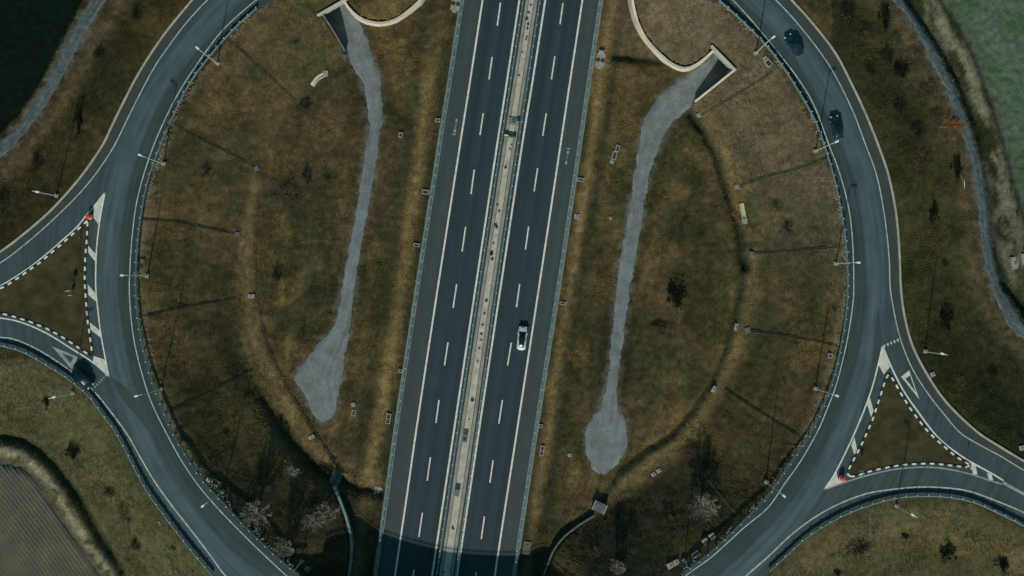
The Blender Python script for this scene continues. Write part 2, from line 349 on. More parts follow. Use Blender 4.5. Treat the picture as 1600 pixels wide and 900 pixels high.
def hgt(X, Y, rough=True, full=False):
    X = np.asarray(X, float); Y = np.asarray(Y, float)
    r = np.hypot(X-CX, Y-CY); dm = dmot(X, Y)
    low = -0.12-.5*np.exp(-((dm-18)/2.0)**2)+.25*ss(dm, 17, 24)+.25*(fbm(X, Y, .06, 3)-.5)*ss(dm, 14, 22)
    low = np.where(dm < 13.9, -.2, low)
    inn = np.maximum(low, hrad(X, Y)*ss(r, 48, 52)+low*(1-ss(r, 48, 52)))
    bank = .95+.42*np.minimum(dline(X, Y, WALLS[2]), dline(X, Y, WALLS[3])); inn = np.where(Y < -38, np.minimum(inn, np.maximum(bank, low)), inn)
    lo = np.zeros(X.shape, bool)
    for p in LOWS: lo |= inside(X, Y, p)
    lo |= (dm < 17.5)
    for p in WALLS: lo |= dline(X, Y, p) < .42
    inn = np.where(lo, low, inn)
    inL = inside(X, Y, ROAD_L); inR = inside(X, Y, ROAD_R); road = inL | inR
    dr = np.minimum(dline(X, Y, ROAD_L[::2]+ROAD_L[:1]), dline(X, Y, ROAD_R[::2]+ROAD_R[:1]))
    out = ZR-.12-2.1*ss(dr, .6, 11)+.5*(fbm(X, Y, .05, 5)-.5)*ss(dr, 2, 12)
    cor = ss(dm, 19, 33)
    out = low*(1-cor)+out*cor
    z = np.where(r < (RIN+ROUT)/2, inn, out)
    for p, d, w in DITCHW: 
        z = z-d*np.exp(-(dline(X, Y, p)/w)**2)*(ss(-Y, 10, 24) if p is DITCHW[0][0] else 1)
    for p in (OCH_L, OCH_R): z = z+.28*np.exp(-(dline(X, Y, p)/1.1)**2)*ss(r, RIN, 58)
    trk = np.zeros(X.shape, bool)
    for k in TRP: trk |= inside(X, Y, TRP[k])
    flat = ss(dr, .3, 2.0)*ss(dm, 14, 16)*np.where(trk, .25, 1)
    if rough:
        z = z+flat*(.28*(fbm(X, Y, .35, 11, 3)-.5)+.24*(fbm(X, Y, 1.1, 17, 2)-.5))
    if rough:
        sm_ = smot(X, Y); al_ = X*AXD[0]+Y*AXD[1]
        z = z+flat*ss(r, 50, 46)*.36*(fbm(sm_, al_*.13, .75, 45, 3)-.5)
    bridge = lo | ((r > RIN-2) & (dm < 19.5))
    z = np.where(road & ~bridge, ZR-.35, z)
    z = np.where(trk, z-.05, z)
    if full: return z, r, dm, road, dr, trk, lo
    return z
# ------------------------------------------------------------------ ground sheet
def axis(lo, hi, st):
    a = list(np.arange(lo, hi+1e-6, st)); q = st
    b = []; x = hi
    while x < 5000: q *= 1.35; x += q; b.append(x)
    c = []; x = lo; q = st
    while x > -5000: q *= 1.35; x -= q; c.append(x)
    return np.array(c[::-1]+a+b)
gx = axis(-112, 112, .4); gy = axis(-66, 66, .4)
GX, GY = np.meshgrid(gx, gy)
sh = GX.shape
Z, RR, DM, ROADM, DR, TRK, LO = hgt(GX, GY, True, True)
far = ss(np.hypot(GX, GY), 160, 400)
Z = np.where(DM < 40, Z, Z*(1-far)+(3.5+4*(fbm(GX, GY, .004, 8)-.5))*far)
def gz(x, y):
    x = np.asarray(x, float); y = np.asarray(y, float)
    j = np.clip(np.searchsorted(gx, x)-1, 0, len(gx)-2); i = np.clip(np.searchsorted(gy, y)-1, 0, len(gy)-2)
    u = (x-gx[j])/(gx[j+1]-gx[j]); v = (y-gy[i])/(gy[i+1]-gy[i])
    return (Z[i, j]*(1-u)+Z[i, j+1]*u)*(1-v)+(Z[i+1, j]*(1-u)+Z[i+1, j+1]*u)*v
def G(px, py):                 # photo pixel -> point on the ground
    z = 1.0
    for _ in range(7):
        x, y = W(px, py, z); z = float(gz(x, y))
    return (x, y, z)
PX = 800+GX*S*H/(H-Z); PY = 450-GY*S*H/(H-Z)
def mixc(C, c, w): return C*(1-w[..., None])+np.array(c)*w[..., None]
sm = smot(GX, GY)
# patchy dormant grass
n1 = fbm(GX, GY, .045, 21); n2 = fbm(GX, GY, .16, 25); n3 = fbm(GX, GY, .7, 31, 3)
al = (GX*AXD[0]+GY*AXD[1])
st = fbm(sm, al*.12, .55, 41, 3)
C = np.zeros(sh+(3,)) + np.array([.076, .060, .030])
C = mixc(C, [.056, .053, .023], ss(n1, .46, .60)*.8)
n0 = fbm(GX+40, GY-13, .075, 28, 3); C = mixc(C, [.037, .041, .021], ss(n0, .52, .66)*.7); C = mixc(C, [.120, .086, .043], ss(n0, .46, .34)*.6)
C = mixc(C, [.125, .092, .040], ss(n2, .52, .72)*.85)
C = mixc(C, [.046, .040, .022], ss(n2, .50, .30)*.5)
C = C*(.70+.60*n3)[..., None]*np.array([1.15, 1.10, 1.02])
inn = (RR < RIN)
flatin = inn & (RR < 50)
C = np.where(flatin[..., None], C*(.62+.76*st)[..., None], C)
# straw strips along the motorway and along the ditches
w = np.exp(-((sm+16.9+1.2*(n2-.5)+.9*ss(PY, 560, 760))/1.25)**2)*ss(PY, -20, 200)*inn*(.35+.9*st); C = mixc(C, [.32, .225, .10], np.clip(w, 0, 1)*.8)
w = np.exp(-((sm-15.7+.7*(n2-.5))/.95)**2)*inn*(.35+.9*st); C = mixc(C, [.29, .20, .09], np.clip(w, 0, 1)*.75)
w = np.exp(-((sm-18.1)/.8)**2)*inn; C = mixc(C, [.036, .038, .022], w*.7)
w = np.exp(-((sm+14.5)/.6)**2)*inn; C = mixc(C, [.040, .044, .02], w*.7)
w = np.exp(-((sm+20.2)/1.2)**2)*inn; C = mixc(C, [.046, .048, .024], w*.55)
ang = np.arctan2(GY-CY, GX-CX); con = fbm(RR, ang*4, .75, 43, 3)
C = np.where((inn & (RR > 46))[..., None], C*(.68+.64*con)[..., None], C)
w = np.exp(-(dline(GX, GY, Wl([(310, 470), (322, 530), (345, 590), (368, 650), (400, 710), (440, 757), (470, 785)], 2.5))/1.0)**2); C = mixc(C, [.12, .08, .04], w*.7)
w = np.exp(-(dline(GX, GY, Wl([(668, 55), (663, 78)]))/.5)**2)*ss(n3, .35, .6); C = mixc(C, [.30, .29, .25], w*.9)
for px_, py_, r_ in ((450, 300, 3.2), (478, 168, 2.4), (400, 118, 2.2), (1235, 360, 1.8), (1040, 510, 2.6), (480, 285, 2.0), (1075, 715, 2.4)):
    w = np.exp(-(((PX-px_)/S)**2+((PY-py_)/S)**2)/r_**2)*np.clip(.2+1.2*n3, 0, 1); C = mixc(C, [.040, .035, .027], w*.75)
OCH_T = Wl([(1090, 160), (1115, 200), (1135, 240), (1148, 280)])
for p, ww, a in ((OCH_L, 1.3, .9), (OCH_R, 1.6, .85), (OCH_T, 1.4, .8)):
    w = np.exp(-(dline(GX, GY, p)/ww)**2)*np.clip(.35+1.2*n3, 0, 1); C = mixc(C, [.19, .140, .066], w*a)
# paler upper slopes and the pale verge next to the inner kerb
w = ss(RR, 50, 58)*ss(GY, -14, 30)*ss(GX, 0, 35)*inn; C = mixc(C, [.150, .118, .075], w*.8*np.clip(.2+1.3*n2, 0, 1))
w = ss(DR, 2.6, .4)*inn*ss(n3, .3, .6)*ss(PY, 860, 620); C = mixc(C, [.22, .175, .125], w*.7)
w = ss(n1, .55, .7)*ss(PY, 240, 30)*ss(RR, 40, 50)*inn; C = mixc(C, [.066, .066, .024], w*.55)
w = inn*ss(PY, 660, 800)*ss(RR, 46, 53)*np.clip(.1+1.5*fbm(GX, GY, .12, 95, 3), 0, 1); C = mixc(C, [.030, .033, .021], np.clip(w, 0, 1)*.75)  # dark growth on lower north-facing banks, their shade painted into the colour
# ditches hold damp dark growth, with shade painted into the same colour
for (p, d, ww) in DITCHW:
    w = np.exp(-(dline(GX, GY, p)/(ww*.85))**2)*(.55+.6*n3).clip(0, 1); C = mixc(C, [.022, .030, .017], w*.8*(ss(PY, 535, 640) if p is DITCHW[0][0] else 1))
# outside
w = (~inn) & (DR > 0)
o_w = (PX < 420) & w
gr = fbm(GX, GY, .1, 51)
C = np.where((o_w & (PY < 560))[..., None], C*np.array([.68, .70, .64]), C)
sw = o_w & (PY > 560); C = mixc(C, [.105, .098, .045], (sw*.7*(.4+1.2*gr)).clip(0, 1))
se = (~inn) & (PX > 1150) & (PY > 760); C = mixc(C, [.100, .090, .044], (se*.6*(.4+1.2*gr)).clip(0, 1))
TRN = TR_NW[1]
w = np.exp(-((dline(GX, GY, Wl([(x+16, y+8) for x, y in TRN], ZO)))/1.8)**2)*(.4+.9*n3); C = mixc(C, [.135, .095, .05], np.clip(w, 0, 1)*.75)
neo = (~inn) & (PX > 1300) & (PY < 760)
C = mixc(C*np.where(neo, 1, 1)[..., None]*np.where(neo[..., None], np.array([.60, .70, .60]), 1), [.038, .044, .022], neo*.3)
w = np.exp(-(dline(GX, GY, Wl([(x-14, y+3) for x, y in TR_NE[0]], ZO))/1.9)**2)*(.3+.9*n3); C = mixc(C, [.15, .105, .06], np.clip(w, 0, 1)*.7)
w = np.exp(-(dline(GX, GY, DITCHW[6][0])/1.7)**2); C = mixc(C, [.020, .034, .013], w*.9)  # green ditch growth, shade of the hollow included in the colour
w = np.exp(-((dline(GX, GY, DITCHW[5][0]))/1.5)**2); C = mixc(C, [.024, .034, .019], w*.6)  # wet growth and the ditch's shadow painted as one dark band
BANK = Wl([(1430, -40), (1458, 10), (1490, 65), (1513, 110), (1533, 165), (1550, 220), (1566, 290), (1576, 350), (1585, 410), (1600, 450)], ZO)
w = np.exp(-(dline(GX, GY, BANK)/1.8)**2)*ss(fbm(GX*.93+GY*.37, (GY*.93-GX*.37)*.16, .9, 61, 3), .40, .56); C = mixc(C, [.20, .185, .13], np.clip(w, 0, 1)*.8)
BANK2 = Wl([(1575, 250), (1582, 330), (1590, 400)], ZO)
w = np.exp(-(dline(GX, GY, BANK2)/2.5)**2)*ss(fbm(GX*1.6, GY*.3, .9, 63, 3), .42, .58); C = mixc(C, [.20, .19, .14], np.clip(w, 0, 1)*.7)
REED = Wl([(-60, 703), (0, 706), (35, 712), (60, 734), (85, 766), (110, 806), (135, 846), (165, 886), (195, 930)], ZO)
w = np.exp(-(dline(GX, GY, REED)/.95)**2)*ss(n3, .3, .5); C = mixc(C, [.36, .30, .205], np.clip(w, 0, 1)*.9)
fn = inside(GX, GY, FIELD_NW); C = np.where(fn[..., None], np.array([.0022, .0085, .0048])*(.8+.5*n2)[..., None], C)
fe = inside(GX, GY, FIELD_NE)
q = (GX*.45+GY*.9)
FE = mixc(np.zeros(sh+(3,))+np.array([.104, .142, .102]), [.070, .122, .064], ss(fbm(GX, GY, .05, 71), .45, .65))
FE = FE*(.80+.4*fbm(GX*.94+GY*.34, (GY*.94-GX*.34)*.08, .9, 73, 3))[..., None]
FE = mixc(FE, [.10, .11, .08], np.exp(-(dline(GX, GY, FIELD_NE[:10])/2.5)**2)*.6)
C = np.where(fe[..., None], FE, C)
w = np.exp(-(dline(GX, GY, FIELD_NE[:10])/.45)**2); C = mixc(C, [.02, .024, .018], w*.8)
fs = inside(GX, GY, FIELD_SW); C = np.where(fs[..., None], np.array([.10, .105, .085])*(.8+.4*n2)[..., None], C)
for k_ in ('l', 'r', 'nw', 'ne'):
    dt = dline(GX, GY, TRP[k_]+TRP[k_][:1])
    w = np.exp(-(dt/.75)**2)*ss(n3+.25*(fbm(GX, GY, 2.0, 81, 2)-.5), .36, .58)*((Z < 1.5) | (RR > RIN)); C = mixc(C, [.135, .135, .12], w*.8)
    w = np.exp(-((dt-1.2)/.8)**2)*(~TRK); C = C*(1-.18*w)[..., None]
C = np.where((ROADM | (DM < 13.6))[..., None], np.array([.06, .06, .058]), C)
C = np.where((TRK & ((Z < 1.0) | (RR > RIN)))[..., None], np.array([.10, .10, .095]), C)
nx, ny = len(gx), len(gy)
idx = np.arange(nx*ny).reshape(ny, nx)
F = np.stack([idx[:-1, :-1], idx[:-1, 1:], idx[1:, 1:], idx[1:, :-1]], -1).reshape(-1, 4)
# leave the two tunnel mouths open
def mouth(p): 
    a, b = np.array(Prad(*p[0])[:2]), np.array(Prad(*p[1])[:2]); return a+(b-a)*.14, a+(b-a)*.86
Zf = Z.ravel()[F]; cliff = (Zf.max(1)-Zf.min(1)) > 1.6
XC = GX.ravel()[F].mean(1); YC = GY.ravel()[F].mean(1); rm = np.zeros(len(F), bool)
for p in (PORT_L, PORT_R):
    a, b = mouth(p); rm |= cliff & (dline(XC, YC, [tuple(a), tuple(b)]) < 1.0)
F = F[~rm]
def big_mesh(name, V, F, m, colors=None, smooth=True):
    k = F.shape[1]
    me = bpy.data.meshes.new(name); me.vertices.add(len(V)); me.vertices.foreach_set('co', V.astype(np.float32).ravel())
    me.loops.add(F.size); me.loops.foreach_set('vertex_index', F.astype(np.int32).ravel())
    me.polygons.add(len(F)); me.polygons.foreach_set('loop_start', np.arange(0, F.size, k, dtype=np.int32))
    me.polygons.foreach_set('loop_total', np.full(len(F), k, np.int32))
    if smooth: me.polygons.foreach_set('use_smooth', np.ones(len(F), bool))
    if colors is not None:
        at = me.color_attributes.new('Col', 'FLOAT_COLOR', 'POINT')
        at.data.foreach_set('color', np.concatenate([colors, np.ones((len(V), 1))], 1).astype(np.float32).ravel())
    me.materials.append(M[m]); me.update(calc_edges=True); me.validate()
    o = bpy.data.objects.new(name, me); COL.objects.link(o); return o
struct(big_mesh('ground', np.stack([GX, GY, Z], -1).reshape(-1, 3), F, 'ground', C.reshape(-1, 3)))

# ------------------------------------------------------------------ roads
def offset_line(P, d):
    P = np.array(P, float)[:, :2]; T = np.gradient(P, axis=0); T /= np.linalg.norm(T, axis=1)[:, None]+1e-9
    return P+np.stack([-T[:, 1], T[:, 0]], 1)*d      # positive d = left of travel
def ribbon(name, Pl, Pr, z, m, parent=None, n=1, zf=None):
    Pl = resample([p[:2] for p in Pl], 1.5) if n > 1 else list(Pl)
    k = len(Pl); Pr = np.array(Pr, float)[:, :2]
    c = np.concatenate([[0], np.cumsum(np.hypot(*(Pr[1:]-Pr[:-1]).T))]); t = np.linspace(0, c[-1], k)
    if len(Pr) != k or n > 1: Pr = np.stack([np.interp(t, c, Pr[:, 0]), np.interp(t, c, Pr[:, 1])], 1)
    V = []; U = []; Fc = []; L = 0
    for i in range(k):
        a = np.array(Pl[i][:2]); b = Pr[i]
        if i: L += np.linalg.norm(a-np.array(Pl[i-1][:2]))
        wd_ = np.linalg.norm(b-a)
        for j in range(n+1):
            p = a+(b-a)*j/n; V.append((p[0], p[1], z if zf is None else 0)); U.append((wd_*j/n, L))
    if zf is not None:
        A = np.array(V); A[:, 2] = zf(A[:, 0], A[:, 1]); V = [tuple(q) for q in A]
    for i in range(k-1):
        for j in range(n):
            q = i*(n+1)+j; Fc.append((q, q+1, q+n+2, q+n+1))
    return link(name, V, Fc, m, parent, uv=U)
def stripe(name, P, wdt, z, m, parent=None):
    return ribbon(name, offset_line(P, wdt/2), offset_line(P, -wdt/2), z, m, parent)
def polygon(name, pts, z, m, parent=None, skirt=0.0):
    V = [(x, y, z) for x, y in pts]
    T = tessellate_polygon([[Vector(v) for v in V]])
    Fc = []
    for t in T:
        a, b, c = (V[i] for i in t)
        if (b[0]-a[0])*(c[1]-a[1])-(b[1]-a[1])*(c[0]-a[0]) < 0: t = t[::-1]
        Fc.append(tuple(t))
    if skirt:
        n = len(V); V = V+[(x, y, z-skirt) for x, y in pts]
        for i in range(n): Fc.append((i, (i+1) % n, n+(i+1) % n, n+i))
    return link(name, V, Fc, m, parent)

mot = struct(ribbon('motorway', mwx('rail_l'), mwx('rail_r'), -.02, 'lane', n=1))
for a, b in (('edge_l', 'in_l'), ('in_r', 'edge_r')):
    ribbon('carriageway', mwx(a), mwx(b), 0, 'lane', mot, 8)
ribbon('hard_shoulder', mwx('rail_l', 2), mwx('edge_l'), .0, 'shoulder', mot, 3)
ribbon('hard_shoulder', mwx('edge_r'), mwx('rail_r', -2), .0, 'shoulder', mot, 3)
for k, wdt in (('edge_l', .34), ('in_l', .36), ('in_r', .36), ('edge_r', .34)):
    stripe('edge_line', mwx(k), wdt, .008, 'paint', mot)
DL = [(782, 4, 777, 40), (769, 89, 764, 124), (755, 177, 750, 211), (741, 265, 736, 303), (727.5, 354.5, 722, 393), (713.5, 444, 708, 481), (700, 535, 694.5, 571), (686, 625, 681, 661), (672.5, 714.5, 667.5, 751), (660, 801, 654.5, 839), (647, 890, 642, 926), (795, -84, 790, -48), (634, 979, 629, 1015)]
DRR = [(879.5, 5, 875, 38), (867, 88, 861.5, 124), (853.5, 177, 848, 212), (840, 263, 834.5, 299), (826, 354, 821, 390), (812, 444, 807, 480), (799, 535.5, 793, 571), (785, 625, 779.5, 662), (770.5, 719, 765.5, 754), (757, 807, 752, 842), (744, 894, 739, 930), (893, -84, 888, -48), (731, 983, 726, 1019)]
for d in DL+DRR: stripe('lane_dash', Wl([d[:2], d[2:]]), .26, .008, 'paint', mot)
# distance figures painted on the two hard shoulders
def shoulder_text(pts):
    for (x, y, sx, sy) in pts:
        for k in range(max(1, int(round(1)))):
            c = W(x, y); q = [(-sx, -sy), (sx, -sy), (sx, sy), (-sx, sy)]
            a = math.atan2(-AXD[0], AXD[1]); a = math.atan2(-AXD[1], -AXD[0])-math.pi/2
            polygon('painted_figure', [(c[0]+u*math.cos(a)-v*math.sin(a), c[1]+u*math.sin(a)+v*math.cos(a)) for u, v in q], .008, 'old_paint', mot)
shoulder_text([(713.5, 188, .2, .3), (712.8, 193, .09, .1), (712.2, 195.6, .09, .1), (711.8, 198, .09, .1), (711.2, 200, .09, .1), (710.6, 204.5, .2, .3), (707, 210.5, .14, .1), (709, 209.5, .14, .16), (711, 210, .14, .14)])
shoulder_text([(886, 232, .14, .1), (888, 232.6, .14, .16), (890, 232.2, .14, .14), (887.3, 238, .2, .3), (886.2, 243, .09, .1), (885.8, 245.4, .09, .1), (885.4, 247.8, .09, .1), (885.2, 250, .09, .1), (884.6, 254.5, .2, .3)])
# median: concrete edges, soil strip, joints
med = ribbon('median_strip', mwx('med_l', 2.5), mwx('med_r', -2.5), .05, 'soil_edge', n=1); struct(med)
ribbon('soil_strip', mwx('med_l', 8.0), mwx('med_r', -8.2), .07, 'soil', med, 3)
stripe('joint', mwx('med_l', 7.5), .09, .075, 'channel', med); stripe('joint', mwx('med_r', -7.6), .09, .075, 'channel', med)
for k, o in (('rail_l', -1), ('rail_r', 1)):
    struct(stripe('gutter', mwx(k, o*0.2), .85, .012, 'gutter'))

ring = bpy.data.objects.new('roundabout', None); COL.objects.link(ring); struct(ring)
polygon('road_surface', ROAD_L, ZR, 'ring', ring, .35); polygon('road_surface', ROAD_R, ZR-.0, 'ring', ring, .35)
def sp(p): return Wl(spline(p, 8), ZR)
ZP = ZR+.010
for p in (arc(548+18, 90, 131, 20)[:-1]+WH_L+arc(565, 236, 270, 20)[1:], arc(566, 90, 52, 20)[:-1]+WH_R+arc(560, -57, -90, 20)[1:]):
    stripe('edge_line', sp(p), .19, ZP, 'ring_paint', ring)
for p in (OUTW_NW, OUTW_E): stripe('edge_line', sp(arc(620, 90, 136, 20)[:-1]+p if p is OUTW_NW else arc(620, 90, 46, 20)[:-1]+p), .19, ZP, 'ring_paint', ring)
for p in (LOWW_W+arc(620, 229, 270, 20)[1:], LOWW_SE+arc(615, -50, -90, 20)[1:]): stripe('edge_line', sp(p), .24, ZP, 'ring_paint', ring)
def pair(a, b, z, m):
    return ribbon('shoulder', Wl(resample(spline(a, 8), 10), ZR), Wl(spline(b, 8), ZR), z, m, ring, 2)
pair(KERB_NW, OUTW_NW, ZR+.005, 'side_shoulder'); pair(KERB_E, OUTW_E, ZR+.005, 'side_shoulder')
# concrete kerbs along the two outer edges
def sweep(name, P, prof, z, m, parent=None, closed=True):
    P = np.array(P, float); zz = P[:, 2] if P.shape[1] > 2 else np.full(len(P), z)
    T = np.gradient(P[:, :2], axis=0); T /= np.linalg.norm(T, axis=1)[:, None]+1e-9; N = np.stack([-T[:, 1], T[:, 0]], 1)
    V = []; Fc = []; k = len(prof)
    for i in range(len(P)):
        for n_, h in prof: V.append((P[i, 0]+N[i, 0]*n_, P[i, 1]+N[i, 1]*n_, zz[i]+h))
    for i in range(len(P)-1):
        for j in range(k if closed else k-1):
            a = i*k+j; b = i*k+(j+1) % k; Fc.append((a, a+k, b+k, b))
    if closed: Fc += [tuple(range(k)), tuple((len(P)-1)*k+k-1-j for j in range(k))]
    return link(name, V, Fc, m, parent)
KP = [(-.02, -.4), (-.02, .10), (.02, .13), (.34, .13), (.37, .09), (.37, -.4)]
struct(sweep('kerb', sp(KERB_NW)[::-1], KP, ZR, 'kerb')); struct(sweep('kerb', sp(KERB_E), KP, ZR, 'kerb'))

# painted hatching, give-way markings
def paint(pts, m='hatch', z=ZR+.014): return polygon('road_marking', Wl(pts, ZR), z, m, ring)
for q in ([(164, 303), (145.5, 325.5), (145, 338), (154, 351)], [(138, 384), (150, 397.5), (150, 410), (138, 395)], [(137, 444), (150, 459.5), (151.5, 472), (138, 461)],
          [(140.5, 504), (157, 517), (158, 528), (141, 515)], [(146.5, 556), (164, 562), (170, 586), (145, 566)],
          [(1378, 541), (1390.5, 573), (1381, 585), (1373, 571)], [(1359, 621), (1365, 642), (1361, 652), (1355, 631)], [(1335, 682), (1339, 702), (1336, 714), (1330, 696)],
          [(1307, 737), (1309, 747), (1322, 751), (1288, 765)], [(1517, 722), (1524, 725), (1527, 742), (1520, 741)], [(1542, 738), (1549, 741), (1552, 751), (1545, 750)]):
    paint(q)
for p, wdt, m in (([(164, 301), (156, 345), (151, 387), (149.5, 430), (150, 455), (153, 485), (158, 525), (165, 562), (170, 588)], .24, 'paint'),
               ([(164, 301), (144, 326), (132, 340), (120, 355), (100, 373), (75, 395), (50, 415), (25, 432), (0, 447), (-60, 480), (-140, 518)], .24, 'paint'),
               ([(-140, 512), (-60, 495), (0, 497), (37, 505), (75, 522), (112, 545), (145, 566), (170, 588)], .24, 'paint'),
               ([(1379, 540), (1372, 570), (1360, 614), (1336, 675), (1307, 735), (1288, 765)], .26, 'paint'),
               ([(1379, 540), (1392, 572), (1412, 611), (1437, 647), (1458, 675), (1477, 694), (1497, 709), (1517, 722), (1550, 740), (1568, 751)], .28, 'paint'),
               ([(1288, 765), (1325, 752), (1362, 741), (1400, 733), (1440, 730), (1475, 732), (1517, 741), (1550, 752), (1568, 757)], .26, 'old_paint'),
               ([(1567, 754), (1600, 772), (1660, 803), (1740, 850)], .55, 'old_paint')):
    stripe('road_marking', sp(p), wdt, ZR+.018, m, ring)
def giveway(tip, b0, b1, i0, i1, i2, m):
    o = [tip, b0, b1]; n = [i0, i1, i2]
    P = Wl(o+n, ZR); V = [(x, y, ZR+.02) for x, y in P]
    link('give_way_triangle', V, [(0, 1, 4, 3), (1, 2, 5, 4), (2, 0, 3, 5)], m, ring)
giveway((81, 541), (122, 558), (112, 577), (97, 551.5), (115, 558.5), (110, 567.5), 'old_paint')
giveway((1436.5, 624), (1408, 588.5), (1420.5, 578.5), (1431, 613), (1414.5, 591.5), (1422, 586.5), 'hatch')
def teeth(a, b, n, d, m):
    for k in range(n):
        u = (k+.18)/n; v = (k+.82)/n
        p = [(a[0]+(b[0]-a[0])*t, a[1]+(b[1]-a[1])*t) for t in (u, v, (u+v)/2)]
        p[2] = (p[2][0]+d[0], p[2][1]+d[1])
        polygon('shark_tooth', Wl(p, ZR), ZR+.016, m, ring)
teeth((168, 586), (148, 607), 6, (-3.2, -3.0), 'old_paint'); teeth((1379, 540), (1405, 528.5), 5, (1.2, 5), 'hatch')
# worn pale patches and sign post shadows painted on the ring asphalt
M['sign_shadow'] = mat('painted_sign_shadow', (.030, .036, .040), .7, .2, 1, 8)
for p in ([(1415, 716), (1410.5, 762)], [(1326, 772), (1323, 784)], [(1506, 704), (1501, 735)]): stripe('painted_sign_shadow', Wl(p, ZR), .14, ZR+.007, 'sign_shadow', ring)

M['dark_patch'] = mat('dark_asphalt', (.046, .066, .074), .8, .2, .4, 8)
for p in ([(1372, 480), (1378, 536), (1371, 572), (1358, 615), (1343, 655), (1352, 612), (1362, 570), (1366, 525)], [(171, 588), (186, 597), (207, 616), (229, 648), (243, 674), (236, 678), (215, 652), (190, 622)]):
    polygon('worn_patch', Wl(spline(p+[p[0]], 8)[:-1], ZR), ZR+.004, 'dark_patch', ring)
# ------------------------------------------------------------------ splitter islands with black and white kerb stones
ks_w = MB().box((0, 0, .06), (.80, .30, .32)).mesh('kerb_stone', 'kerb_white'); ks_b = MB().box((0, 0, .055), (.78, .28, .31)).mesh('kerb_stone', 'kerb_black')
def island(label, sides, poly, seed):
    t = thing('traffic_island', label, 'traffic island', (*W(*poly[0], ZR), ZR), 0, 'grass traffic islands edged with black and white kerb stones')
    ox, oy = t.location.x, t.location.y
    P = Wl(spline(poly+[poly[0]], 10), ZR)[:-1]
    P = [(x-ox, y-oy) for x, y in P]
    g = polygon('grass_bed', P, .11, 'island_grass', t, .3)
    for s, w0 in sides:
        Q = resample(Wl(spline(s, 6), ZR), .835)
        for i in range(len(Q)-1):
            a, b = np.array(Q[i]), np.array(Q[i+1]); c = (a+b)/2
            inst('kerb_stone', ks_w if (i+w0) % 2 == 0 else ks_b, t, (c[0]-ox, c[1]-oy, 0), math.atan2(b[1]-a[1], b[0]-a[0]))
    return t
M['island_grass'] = mat('island_grass', (.058, .050, .024), .95, .35, .5, 5, .9, spec=.1)
IS_A = [(137, 345), (126, 355), (114, 366), (104, 375), (94, 384), (84, 392), (74, 401), (63, 410), (52, 418), (42, 425), (31, 433), (20, 440), (9, 447), (-10, 456), (-60, 484), (-110, 508)]
IS_B = [(137.5, 347), (136.5, 370), (135.5, 385), (134, 400), (133.3, 420), (133, 441), (134, 455), (135, 470), (136, 484), (137.2, 498), (139, 511), (141, 525), (143, 539), (145, 555)]
IS_C = [(-110, 511), (-60, 494), (-15, 488), (1, 489.5), (12, 492), (24, 495), (36, 499), (47.5, 502.5), (59, 507.5), (71, 512), (82.5, 518), (94, 524), (105, 531), (116, 538), (127, 545.5), (143, 556.5)]
island('grass traffic island on the left of the photo between two road arms', [(IS_A, 0), (IS_B, 0), (IS_C, 1)], IS_A[::-1]+IS_B[1:]+IS_C[::-1][1:-1], 1)
IS_D = [(1387.5, 585), (1393, 590), (1399, 600), (1406, 613), (1413, 624), (1421, 637), (1429, 648), (1437, 659), (1446, 670), (1455, 679.5), (1465, 689), (1475, 697.5), (1484.5, 706), (1494.5, 714), (1506, 721), (1513, 725)]
IS_E = [(1387.5, 585), (1384, 591), (1379.5, 604), (1375.5, 617), (1371, 630), (1367, 643), (1361.5, 659), (1356, 671), (1350, 685), (1344, 697.5), (1337.5, 710), (1331, 722.5), (1324.5, 735), (1323.5, 741), (1328, 744)]
IS_F = [(1328, 744), (1335, 744), (1344, 741), (1357.5, 736.5), (1371, 733), (1384, 730.5), (1397, 728), (1410, 726), (1424, 725), (1437, 724.3), (1450, 724), (1463.5, 724.6), (1476.5, 726), (1489, 727.3), (1502, 729), (1511, 730), (1514, 727)]
island('grass traffic island on the right of the photo shaped like a triangle', [(IS_D, 1), (IS_E, 0), (IS_F, 0)], IS_D+IS_F[::-1][1:]+IS_E[::-1][1:-1], 2)

